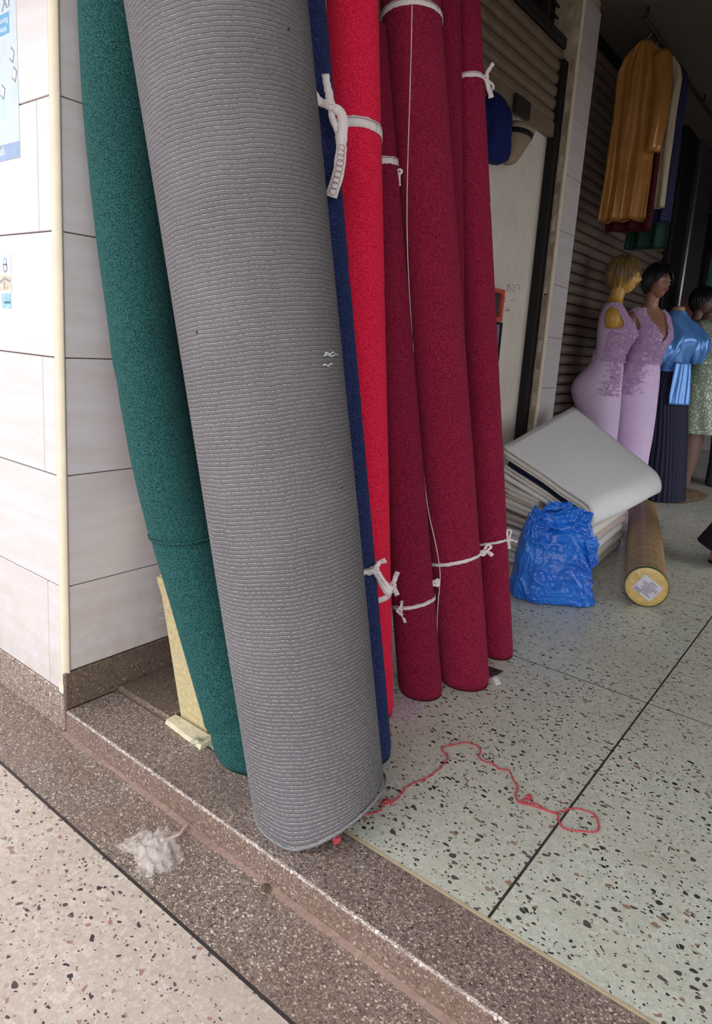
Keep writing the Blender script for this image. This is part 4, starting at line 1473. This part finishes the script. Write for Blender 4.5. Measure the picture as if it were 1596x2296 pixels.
def head_mesh(c, sc=1.0):
    v = []
    n, m = 30, 40
    for i in range(n + 1):
        el = -math.pi / 2 + math.pi * i / n
        for j in range(m):
            ph = 2 * math.pi * j / m
            p = ph if ph <= math.pi else ph - 2 * math.pi
            x, y, z = math.cos(el) * math.cos(ph), math.cos(el) * math.sin(ph), math.sin(el)
            jaw = 1 - .26 * max(0, -z) ** 1.3
            X, Y, Z = x * .092, y * .069 * jaw, z * .112
            if x > 0:
                Z -= .012 * max(0, -z) * x
                g = lambda a, b, s1, s2: math.exp(-((p - a) / s1) ** 2 - ((z - b) / s2) ** 2)
                X += .026 * g(0, -.20, .16, .14) + .010 * g(0, .02, .12, .18)
                X -= .012 * (g(.38, .04, .2, .12) + g(-.38, .04, .2, .12))
                X += .005 * (g(.35, .22, .3, .07) + g(-.35, .22, .3, .07))
                X += .010 * g(0, -.50, .25, .06) + .009 * g(0, -.62, .22, .05)
                X += .012 * g(0, -.85, .5, .12)
                X -= .006 * g(0, .6, 1.0, .3)
            v.append((c[0] + X * sc, c[1] + Y * sc, c[2] + Z * sc))
    return v, grid_faces(n + 1, m)


def ears(c):
    out = []
    for s in (-1, 1):
        pts = [(c[0] - .005 + .016 * math.cos(a) - .006 * math.sin(a), c[1] + s * (.068 + .004 * math.sin(a)), c[2] - .006 + .028 * math.sin(a)) for a in np.linspace(0, 2 * math.pi, 15)]
        out.append(tube(pts, .0045, 6))
    return join(out)


def place(o, loc, rz):
    o.location = loc
    o.rotation_euler = (0, 0, rz)


def local(name, vf, mat, parent, smooth=True):
    """mesh given in the thing's own frame"""
    ROOT[parent.name] = np.zeros(3)
    o = mesh(name, vf[0], vf[1], mat, parent, smooth)
    ROOT[o.name] = np.zeros(3)
    return o


def wig(c, mat, parent, length=.09, n=150, seed=1, fringe=True):
    r = np.random.default_rng(seed)
    v, f = [], []
    for i in range(15):
        el = math.pi / 2 - i * .125
        for j in range(30):
            ph = 2 * math.pi * j / 30
            front = max(0, math.cos(ph)) ** 1.5
            e2 = max(el, .42 * front - .65 * (1 - front)) if i else math.pi / 2
            k = 1 + .03 * mnoise.noise(Vector((math.cos(ph) * 3, math.sin(ph) * 3, i * .3 + seed)))
            v.append((c[0] - .004 + .101 * k * math.cos(e2) * math.cos(ph), c[1] + .080 * k * math.cos(e2) * math.sin(ph), c[2] + .008 + .118 * k * math.sin(e2)))
    f = grid_faces(15, 30)
    parts = []
    for k in range(n):
        ph = r.uniform(-math.pi, math.pi)
        el0 = r.uniform(.5, 1.35)
        fr = max(0, math.cos(ph)) ** 1.5
        el1 = (.16 * fr - .75 * (1 - fr)) + r.uniform(-.15, .15)
        pts = []
        for u in np.linspace(0, 1, 8):
            el = el0 + (el1 - el0) * u
            q = ph + .35 * u * (r.uniform(.5, 1) if math.sin(ph) > 0 else -r.uniform(.5, 1)) * fr
            rr = 1.05 + .05 * math.sin(u * 3) + (.10 * u * u if fr > .3 else .02)
            pts.append((c[0] - .004 + .100 * rr * math.cos(el) * math.cos(q), c[1] + .079 * rr * math.cos(el) * math.sin(q), c[2] + .008 + .118 * rr * math.sin(el)))
        parts.append(tube(pts, [.0045, .005, .005, .0045, .004, .003, .002, .0008], 5))
    return local('wig', join([(v, f)] + parts), mat, parent)


def face(c, parent):
    for s in (-1, 1):
        e = [(c[0] + .0775 + .0035 * math.cos(a), c[1] + s * .031 + .012 * math.sin(a), c[2] + .006 + .0055 * math.cos(a)) for a in np.linspace(0, 2 * math.pi, 12, endpoint=False)]
        ec = (c[0] + .082, c[1] + s * .031, c[2] + .006)
        o = local('eye', (e + [ec], [(i, (i + 1) % 12, 12) for i in range(12)]), EYEW, parent)
        i_ = [(c[0] + .0825, c[1] + s * .031 + .0048 * math.sin(a), c[2] + .006 + .0048 * math.cos(a)) for a in np.linspace(0, 2 * math.pi, 10, endpoint=False)]
        local('iris', (i_ + [(c[0] + .0835, c[1] + s * .031, c[2] + .006)], [(i, (i + 1) % 10, 10) for i in range(10)]), EYED, o)
        local('eyebrow', tube([(c[0] + .0885, c[1] + s * .014, c[2] + .022), (c[0] + .086, c[1] + s * .030, c[2] + .029), (c[0] + .074, c[1] + s * .046, c[2] + .023)], [.0018, .0022, .001], 5), EYED, parent)
    local('lips', join([tube([(c[0] + .086, -.020, c[2] - .0575), (c[0] + .0985, -.008, c[2] - .0545), (c[0] + .1005, 0, c[2] - .056), (c[0] + .0985, .008, c[2] - .0545), (c[0] + .086, .020, c[2] - .0575)], [.001, .004, .0035, .004, .001], 6),
                        tube([(c[0] + .086, -.018, c[2] - .0595), (c[0] + .097, 0, c[2] - .065), (c[0] + .086, .018, c[2] - .0595)], [.001, .0045, .001], 6)]), LIPS, parent)


def mannequin(label, loc, rz, sk, hair=None, headless=False, seed=1, cap=True):
    o = thing('mannequin', label, 'mannequin', loc, 'mannequins in a row before the brown shutter')
    o.rotation_euler = (0, 0, rz)
    c = (.022, 0, 1.585)
    secs = BODY if not headless else [b for b in BODY if b[0] <= 1.44] + [(1.455, .0, .0, .040, .044), (1.462, .0, .0, .022, .024)]
    parts = [loft(secs, 40, 90)]
    for s in (-1, 1):        # shoulder caps where the arms unscrew
        parts.append(loft([(1.235, .0, s * .150, .020, .012), (1.25, .0, s * .158, .038, .026), (1.29, .0, s * .166, .046, .034), (1.33, -.002, s * .160, .043, .034), (1.365, -.006, s * .135, .030, .036), (1.38, -.008, s * .115, .015, .03)], 20, 24))
    if not headless:
        parts += [head_mesh(c), ears(c)]
    local('body', join(parts), sk, o)
    if not headless:
        face(c, o)
        if hair:
            wig(c, hair, o, seed=seed)
    return o


def lace_bits(o, fn, n, mat, seed, name='lace_applique', size=.011):
    r = np.random.default_rng(seed)
    parts = []
    for _ in range(n):
        p, nrm = fn(r)
        nrm = np.array(nrm) / np.linalg.norm(nrm)
        a = np.cross(nrm, [0, 0, 1.0])
        a /= np.linalg.norm(a) + 1e-9
        b = np.cross(nrm, a)
        s = size * r.uniform(.5, 1.2)
        k = r.integers(4, 6)
        ph = r.uniform(0, 6)
        ring = []
        for i in range(2 * k):
            rr = s * (1 if i % 2 else .45)
            q = ph + math.pi * i / k
            ring.append(np.array(p) + nrm * (.002 + .004 * (i % 2)) + rr * (math.cos(q) * a + math.sin(q) * b))
        ring.append(np.array(p) + nrm * .006)
        parts.append((ring, [(i, (i + 1) % (2 * k), 2 * k) for i in range(2 * k)]))
    x = local(name, join(parts), mat, o, False)
    x['kind'] = 'stuff'
    return x


def grow(secs, d, zlo=None, zhi=None):
    return [(z, cx, cy, a + d, b + d) for z, cx, cy, a, b in secs if (zlo is None or z >= zlo) and (zhi is None or z <= zhi)]


GOWN = [(.012, .02, 0, .16, .155), (.10, .015, 0, .145, .145), (.30, .0, 0, .125, .14), (.50, -.005, 0, .128, .15), (.66, -.02, 0, .140, .158), (.76, -.045, 0, .160, .168), (.83, -.055, 0, .165, .172), (.90, -.045, 0, .150, .166), (.98, -.014, 0, .116, .142), (1.06, .0, 0, .094, .124),
        (1.14, .012, 0, .105, .132), (1.21, .032, 0, .130, .147), (1.27, .02, 0, .118, .155), (1.32, .002, 0, .097, .167), (1.355, -.006, 0, .080, .168), (1.385, -.010, 0, .067, .140), (1.40, -.010, 0, .060, .112)]


def gown_keep(z, t):
    if 1.235 < z < 1.365 and abs(abs(t) - 1.57) < .55 * math.sqrt(max(0, 1 - ((z - 1.30) / .066) ** 2)):
        return False                                      # armhole
    if z > 1.16 and abs(t) < .62 * (z - 1.16) / .22:      # plunging neckline
        return False
    return True


def gown(o, seed):
    d = local('dress', shell(GOWN, 150, 96, gown_keep), LAV, o)
    d.modifiers.new('thick', 'SOLIDIFY').thickness = .003

    def fn(r):
        while True:
            z = r.uniform(1.02, 1.40)
            t = r.uniform(-1.9, 1.9)
            if 1.02 <= z < 1.10 and r.random() < .4:
                t = r.uniform(-3.1, 3.1)
            if gown_keep(z, t) and (z > 1.1 or r.random() < .8):
                break
        if r.random() < .10:                              # a spray trailing down over the hip
            z = r.uniform(.80, 1.05)
            t = -.75 + .25 * r.normal() - (1.05 - z) * .8
        cx, cy, a, b = prof(GOWN, z)
        return (cx + (a + .004) * math.cos(t), cy + (b + .004) * math.sin(t), z), (math.cos(t) * b, math.sin(t) * a, .1)
    lace_bits(o, fn, 2600, LACE, seed, size=.008)


q1 = mannequin('yellow-skinned mannequin with streaked blond wig in lavender lace gown', (.107, 3.82, 0), math.radians(14), SK_Y, HAIR_BL, seed=4)
gown(q1, 5)
q2 = mannequin('brown-skinned mannequin with dark cropped wig in lavender lace gown', (.228, 4.20, 0), math.radians(-30), SK_B, HAIR_DK, seed=9)
gown(q2, 8)

# third: blue satin blouse over navy pleats, headless
q3 = mannequin('headless mannequin in shiny blue satin blouse and navy pleated skirt', (.295, 4.70, 0), math.radians(-18), SK_P, headless=True)
PLEAT = lambda z, t: 1 + .022 * math.cos(40 * t + 3 * math.sin(3 * t + z * 2)) * min(1, (1.1 - z) * 3)
sk_ = local('skirt', shell([(.012, .03, 0, .22, .22), (.2, .02, 0, .205, .21), (.5, .0, 0, .185, .20), (.8, -.03, 0, .172, .19), (.95, -.015, 0, .135, .16), (1.05, .0, 0, .098, .13), (1.08, .0, 0, .094, .126)], 70, 176, None, PLEAT), NAVYP, q3)
blouse = [(.98, -.01, 0, .135, .16), (1.03, .0, 0, .112, .142), (1.10, .008, 0, .115, .145), (1.21, .03, 0, .14, .158), (1.30, .005, 0, .112, .176), (1.36, -.006, 0, .085, .172), (1.40, -.008, 0, .066, .10), (1.425, -.006, 0, .058, .066)]
fold_ = lambda z, t: 1 + .05 * mnoise.noise(Vector((math.cos(t) * 2.5, math.sin(t) * 2.5, z * 9))) + .025 * math.sin(7 * t + z * 22)
b_ = local('blouse', shell(blouse, 60, 80, None, fold_), SATIN, q3)
b_.modifiers.new('thick', 'SOLIDIFY').thickness = .003
for s in (-1, 1):            # puffed sleeves
    sl = []
    for i in range(30):
        u = i / 29
        for j in range(36):
            t = 2 * math.pi * j / 36
            rr = (.040 + .080 * math.sin(math.pi * min(1, u * .98)) ** .9) * (1 + .15 * math.sin(7 * t + 5 * u) * (.3 + u) * .8 + .16 * mnoise.noise(Vector((math.cos(t) * 2, math.sin(t) * 2, u * 4 + s))))
            cx, cy, cz = .01 + .06 * u, s * (.145 + .070 * u), 1.355 - .30 * u
            sl.append((cx + rr * math.cos(t) * 1.0, cy + rr * math.sin(t) * .85 * .9, cz + rr * math.sin(t) * .35))
    o_ = local('sleeve', (sl, grid_faces(30, 36) + [tuple(range(36))[::-1], tuple(29 * 36 + i for i in range(36))]), SATIN, q3)
for (t0, t1, zb) in ((2.2, 3.6, .80), (-.75, .25, .74)):     # hanging tails
    v = []
    for i in range(24):
        u = i / 23
        z = 1.05 + (zb - 1.05) * u
        cx, cy, a, b = prof([(.5, .0, 0, .185, .20), (.8, -.03, 0, .180, .20), (.95, -.015, 0, .15, .172), (1.06, .0, 0, .12, .145)], z)
        for j in range(20):
            t = t0 + (t1 - t0) * j / 19
            k = 1.10 + .03 * math.sin(j * 1.1 + 3 * u)
            v.append((cx + a * k * math.cos(t), cy + b * k * math.sin(t), z))
    o_ = local('blouse_tail', (v, grid_faces(24, 20, False)), SATIN, q3)
    o_.modifiers.new('thick', 'SOLIDIFY').thickness = .003

# fourth: mint sequinned short dress
q4 = mannequin('headless mannequin in knee-length pale mint sequinned dress', (.41, 5.23, 0), math.radians(-18), SK_D, headless=True)
mint = [(.50, .0, 0, .25, .25), (.56, .0, 0, .235, .24), (.75, -.02, 0, .20, .215), (.90, -.02, 0, .165, .185), (1.02, .0, 0, .11, .138), (1.08, .0, 0, .10, .13), (1.21, .032, 0, .132, .15), (1.30, .005, 0, .105, .165), (1.36, -.006, 0, .083, .168), (1.395, -.01, 0, .062, .12)]
d4 = local('dress', shell(mint, 70, 110, lambda z, t: not (z > 1.22 and abs(t) < .5 * (z - 1.22) / .15), lambda z, t: 1 + .05 * math.cos(11 * t) * max(0, (1.0 - z))), MINT, q4)
d4.modifiers.new('thick', 'SOLIDIFY').thickness = .003
sl = loft([(1.12, .06, -.20, .02, .03), (1.16, .05, -.21, .05, .05), (1.24, .02, -.195, .06, .055), (1.32, .0, -.175, .05, .04)], 24, 16)
local('sleeve', sl, MINT, q4)
# fifth and sixth: further back
q5 = mannequin('wine-red dressed mannequin standing far back beside the mint dress', (.21, 5.74, 0), math.radians(-10), SK_D, HAIR_DK, seed=14)
local('dress', shell([(.015, .0, 0, .16, .18), (.4, .0, 0, .15, .17), (.8, -.03, 0, .165, .18), (1.06, .0, 0, .096, .126), (1.21, .032, 0, .13, .148), (1.32, .002, 0, .1, .168), (1.385, -.01, 0, .066, .138)], 40, 48), WINE, q5)
q6 = mannequin('mannequin in slate trousers and wine top at the edge of view', (.585, 5.80, 0), math.radians(-10), SK_D, HAIR_DK, seed=15)
for s in (-1, 1):
    local('trouser_leg', loft([(.012, .02, s * .085, .105, .085), (.3, .01, s * .085, .095, .082), (.6, -.01, s * .088, .105, .086), (.85, -.03, s * .085, .14, .10), (.93, -.02, s * .06, .12, .11)], 36, 40, lambda u, t: 1 + .03 * math.cos(6 * t)), TROU, q6)
local('top', shell([(.88, -.03, 0, .155, .175), (1.05, .0, 0, .11, .14), (1.21, .032, 0, .13, .15), (1.32, .002, 0, .1, .17), (1.385, -.01, 0, .066, .138)], 40, 48), WINE, q6)
# cloth pooled at their feet
PLAT = plain('crumpled_packing_sheet', srgb(150, 124, 104), .7, .3, 0, .2, 20)
v = []
for i in range(40):
    for j in range(30):
        a, r = 2 * math.pi * i / 40, j / 29
        k = 1 + .25 * mnoise.noise(Vector((math.cos(a) * 1.5, math.sin(a) * 1.5, 3)))
        v.append((.44 + .20 * r * k * math.cos(a), 5.0 + .36 * r * k * math.sin(a), .002 + (1 - r) * .014 + .020 * max(0, fbm((r * 4 * math.cos(a), r * 4 * math.sin(a), 1), 3)) * (1 - r * r)))
f = [((i * 30) + j, ((i + 1) % 40) * 30 + j, ((i + 1) % 40) * 30 + j + 1, i * 30 + j + 1) for i in range(40) for j in range(29)]
tag(mesh('floor_sheet', v, f, PLAT), 'crumpled brownish sheet on the floor under the mannequins', 'sheet')

# ================================================================== HANGING GARMENTS
RAIL = plain('dark_rail', srgb(50, 44, 40), .5, .5, .4)
rl = thing('clothes_rail', 'dark metal clothes rail fixed below the ceiling over the mannequins', 'rail', (.20, 4.2, 2.96))
mesh('rail_bar', *tube([(.20, 3.36, 2.93), (.20, 6.4, 2.93)], .011, 10), RAIL, rl)
for y in (3.4, 4.9, 6.3):
    mesh('bracket', *tube([(.20, y, 2.93), (.20, y, 2.999)], .007, 8), RAIL, rl)


def garment(label, x, y, wd, zb, zt, mat, sleeve=True, seed=0, flare=1.0, name='garment'):
    o = thing(name, label, 'garment', (x, y, zb), 'garments on the rail')
    n, m = 60, 46
    v = []
    for side in (0, 1):
        for i in range(n):
            u = i / (n - 1)
            z = zb + (zt - zb) * u
            half = wd / 2 * (np.interp(u, [0, .6, .85, .93, 1.0], [1.0 * flare, .92, .95, .75, .28]))
            for j in range(m):
                s = j / (m - 1) * 2 - 1
                fold = .020 * math.sin(s * 9 + seed + 1.5 * mnoise.noise(Vector((s, u * 2, seed)))) * (1 - .8 * u) + .012 * mnoise.noise(Vector((s * 4, u * 3, seed)))
                dep = .032 * math.sqrt(max(0, 1 - s * s)) * (1 if side else -1)
                zz_ = z + (.014 * mnoise.noise(Vector((s * 2, seed, 0))) if i == 0 else 0)
                v.append((x + s * half, y + fold + dep, zz_))
    f = grid_faces(n, m, False) + [tuple(reversed(q)) for q in grid_faces(n, m, False, n * m)]
    # close hem and sides
    for j in range(m - 1):
        f.append((j, n * m + j, n * m + j + 1, j + 1)[::-1])
        t_ = (n - 1) * m + j
        f.append((t_, t_ + 1, n * m + t_ + 1, n * m + t_))
    mesh('cloth', v, f, mat, o)
    if sleeve:
        for s in (1,):
            pts = smooth_path([(x + s * wd * .36, y, zt - .09), (x + s * wd * .50, y - .03, zt - .25), (x + s * wd * .54, y - .045, zt - .45), (x + s * wd * .50, y - .04, zt - .62)], 20)
            mesh('sleeve', *tube(pts, np.linspace(.055, .042, 20), 16), mat, o)
    hx = .20 if y < 6 else x
    hz = 2.918 if y < 6 else zt + .055
    hk = [(x, y, zt - .02), ((x + hx) / 2, y, zt + .012), (hx + .010, y, hz - .012), (hx, y, hz)]
    mesh('hanger_hook', *tube(smooth_path(hk, 10), .002, 6), STEEL, o)
    return o


GOLD = plain('gold_satin', srgb(176, 124, 66), .25, .6, .3, .15, 6)
garment('long gold satin gown hanging in front on the rail', .175, 3.50, .285, 1.87, 2.86, GOLD, True, 1.0)
garment('dark maroon garment hanging right behind the gold gown', .175, 3.64, .29, 1.83, 2.86, WINE, False, 3.0)
garment('cream garment hanging third on the rail', .245, 3.78, .18, 1.99, 2.86, plain('cream_crepe', srgb(190, 176, 150), .7), False, 4.0)
garment('navy garment hanging between cream and green ones', .25, 3.90, .20, 1.92, 2.86, plain('navy_crepe', srgb(28, 32, 70), .7), False, 6.0)
garment('dark green garment hanging lowest on the rail', .185, 4.02, .27, 1.78, 2.86, plain('bottle_green_crepe', srgb(14, 56, 44), .7), False, 7.0)

# third shop: teal outfit on a hanger and an orange counter
TEAL = plain('teal_cloth', srgb(60, 118, 120), .7, .3, 0, .1, 20)
o = garment('teal outfit on a pink hanger in the far shop', .02, 8.2, .62, 1.86, 2.75, TEAL, False, 2.0, flare=1.0)
del o['group']
rl2 = thing('hanging_rail', 'thin steel rail in the far shop holding the teal outfit', 'rail', (.1, 8.2, 2.8))
mesh('rail_bar', *tube([(-1.2, 8.2, 2.8155), (.7, 8.2, 2.8155)], .008, 8), STEEL, rl2)
box('rail_post', (.69, 8.18, 0), (.72, 8.22, 2.83), STEEL, rl2)
oc = thing('shop_counter', 'orange fronted counter inside the far shop', 'counter', (-.1, 8.6, 0))
box('counter_front', (-.8, 8.42, 0), (.6, 8.9, 1.62), plain('white_counter', srgb(180, 174, 176), .5), oc, .01)
box('counter_top', (-.82, 8.40, 1.62), (.62, 8.92, 1.80), plain('orange_laminate', srgb(206, 110, 50), .4), oc, .01)

# ================================================================== PASSER-BY at the right edge, walking out of view
SKINP = plain('passerby_skin', srgb(112, 72, 50), .5)
DKT = plain('dark_plum_trousers', srgb(38, 28, 38), .85, .2, 0, .15, 20)
pr = thing('person', 'person in wide dark trousers and brown shoes walking past at the right', 'person', (1.275, 3.24, 0))
pr.rotation_euler = (0, 0, math.radians(15))
# body, one skinned surface (facing +x)
J = {'pelvis': (0, 0, .93, .105), 'waist': (.01, 0, 1.08, .095), 'chest': (.02, 0, 1.28, .115), 'neck': (.02, 0, 1.44, .05), 'head0': (.035, 0, 1.53, .062), 'head1': (.045, 0, 1.61, .078), 'head2': (.035, 0, 1.69, .06),
     'hl': (0, .09, .90, .085), 'kl': (.16, .09, .50, .055), 'al': (.20, .09, .09, .036), 'tl': (.33, .09, .035, .030),
     'hr': (0, -.09, .90, .085), 'kr': (-.06, -.09, .50, .055), 'ar': (-.24, -.09, .12, .036), 'tr': (-.13, -.09, .035, .030),
     'sl': (.02, .17, 1.38, .05), 'el': (-.06, .22, 1.12, .036), 'wl': (.04, .22, .90, .026),
     'sr': (.02, -.17, 1.38, .05), 'er': (.08, -.22, 1.12, .036), 'wr': (.20, -.21, .92, .026)}
E_ = [('pelvis', 'waist'), ('waist', 'chest'), ('chest', 'neck'), ('neck', 'head0'), ('head0', 'head1'), ('head1', 'head2'), ('pelvis', 'hl'), ('hl', 'kl'), ('kl', 'al'), ('al', 'tl'), ('pelvis', 'hr'), ('hr', 'kr'), ('kr', 'ar'), ('ar', 'tr'),
      ('chest', 'sl'), ('sl', 'el'), ('el', 'wl'), ('chest', 'sr'), ('sr', 'er'), ('er', 'wr')]
for s, w_ in (('l', 'wl'), ('r', 'wr')):
    wx, wy, wz, _ = J[w_]
    J['p' + s] = (wx + .03, wy, wz - .07, .022)
    E_.append((w_, 'p' + s))
    for q, (dx, dy, ln) in enumerate(((.018, -.022, .070), (.012, -.008, .082), (.006, .006, .078), (-.002, .019, .062))):
        a, b = 'f%s%d' % (s, q), 'g%s%d' % (s, q)
        J[a] = (wx + .04 + dx * .6, wy + dy, wz - .07 - ln * .5, .0095)
        J[b] = (wx + .035 + dx * .3, wy + dy * 1.05, wz - .07 - ln, .0085)
        E_ += [('p' + s, a), (a, b)]
    J['t%s0' % s] = (wx + .055, wy - .012, wz - .055, .010)
    J['t%s1' % s] = (wx + .068, wy - .012, wz - .095, .009)
    E_ += [('p' + s, 't%s0' % s), ('t%s0' % s, 't%s1' % s)]
kk = list(J)
me = bpy.data.meshes.new('body')
me.from_pydata([J[k][:3] for k in kk], [(kk.index(a), kk.index(b)) for a, b in E_], [])
me.materials.append(SKINP)
bo = bpy.data.objects.new('body', me)
COL.objects.link(bo)
bo.parent = pr
sk = bo.modifiers.new('skin', 'SKIN')
for i, k in enumerate(kk):
    me.skin_vertices[0].data[i].radius = (J[k][3],) * 2
me.skin_vertices[0].data[0].use_root = True
sk.use_smooth_shade = True
bo.modifiers.new('sub', 'SUBSURF').levels = 1
for s, (hx, kx, axx, az) in ((-1, (0, -.06, -.235, .10)), (1, (0, .16, .20, .07))):
    pts = [(hx, s * .07, .96), (hx + (kx - hx) * .5, s * .09, .72), (kx, s * .09, .50), ((kx + axx) / 2, s * .09, .30), (axx, s * .09, az - .03 if s < 0 else az - .03)]
    P_ = smooth_path(pts, 30)
    local('trouser_leg', tube(P_, np.interp(np.linspace(0, 1, 30), [0, .25, .5, .8, 1], [.115, .10, .082, .105, .135]), 28), DKT, pr)
    fx = axx + .05
    fz = 0.0
    secs = []
    sv = []
    for u in np.linspace(0, 1, 16):
        x = axx - .05 + .26 * u
        wdt = np.interp(u, [0, .12, .5, .75, .93, 1], [.018, .034, .034, .044, .034, .010])
        hgt = np.interp(u, [0, .15, .4, .7, 1], [.06, .075, .06, .042, .022])
        for j in range(16):
            t = 2 * math.pi * j / 16
            sv.append((x, s * .09 + wdt * math.cos(t), .012 + max(0, hgt * .5 + hgt * .5 * math.sin(t))))
    sh = local('shoe', (sv, grid_faces(16, 16) + [tuple(range(16))[::-1], tuple(15 * 16 + i for i in range(16))]), plain('tan_shoe_%d' % (s + 1), srgb(176, 108, 62), .4), pr)
    so = []
    for zz_ in (.001, .014):
        for u in np.linspace(0, 1, 16):
            x = axx - .055 + .27 * u
            wdt = np.interp(u, [0, .12, .5, .75, .93, 1], [.016, .036, .036, .047, .036, .010])
            so += [(x, s * .09 - wdt, zz_), (x, s * .09 + wdt, zz_)]
    ff = []
    for i in range(15):
        a = 2 * i
        ff += [(a, a + 1, a + 3, a + 2), (32 + a, 32 + a + 2, 32 + a + 3, 32 + a + 1), (a, a + 2, 32 + a + 2, 32 + a), (a + 1, 32 + a + 1, 32 + a + 3, a + 3)]
    local('sole', (so, ff), BLACK, sh, False)
shirt = [(.90, .0, 0, .125, .165), (1.05, .01, 0, .118, .145), (1.2, .02, 0, .128, .165), (1.32, .02, 0, .125, .185), (1.39, .015, 0, .095, .15), (1.425, .015, 0, .066, .075)]
local('shirt', shell(shirt, 40, 48), plain('dark_shirt', srgb(46, 40, 52), .85), pr)
for s, E2 in ((1, (-.06, .22)), (-1, (.08, -.22))):
    local('sleeve', tube(smooth_path([(.02, s * .15, 1.38), ((.02 + E2[0]) / 2, (s * .17 + E2[1]) / 2, 1.26), (E2[0], E2[1], 1.12)], 14), np.linspace(.068, .052, 14), 16), plain('dark_shirt_sleeve', srgb(46, 40, 52), .85), pr)
hc = (.045, 0, 1.625)
local('hair', loft([(1.60, .0, 0, .075, .078), (1.65, .02, 0, .092, .086), (1.70, .03, 0, .088, .08), (1.74, .035, 0, .06, .055), (1.757, .035, 0, .02, .02)], 24, 16), HAIR_DK, pr)
for s in (-1, 1):
    local('eye', tube([(.121, s * .028 - .008, 1.625), (.122, s * .028 + .008, 1.625)], .004, 6), EYED, pr)
    local('ear', tube([(.04, s * .078, 1.60), (.03, s * .085, 1.62), (.04, s * .08, 1.645)], .008, 6), SKINP, pr)
local('nose', tube([(.118, 0, 1.63), (.136, 0, 1.60), (.118, 0, 1.592)], [.006, .011, .006], 8), SKINP, pr)
local('mouth', tube([(.116, -.02, 1.568), (.120, 0, 1.566), (.116, .02, 1.568)], .0045, 6), LIPS, pr)
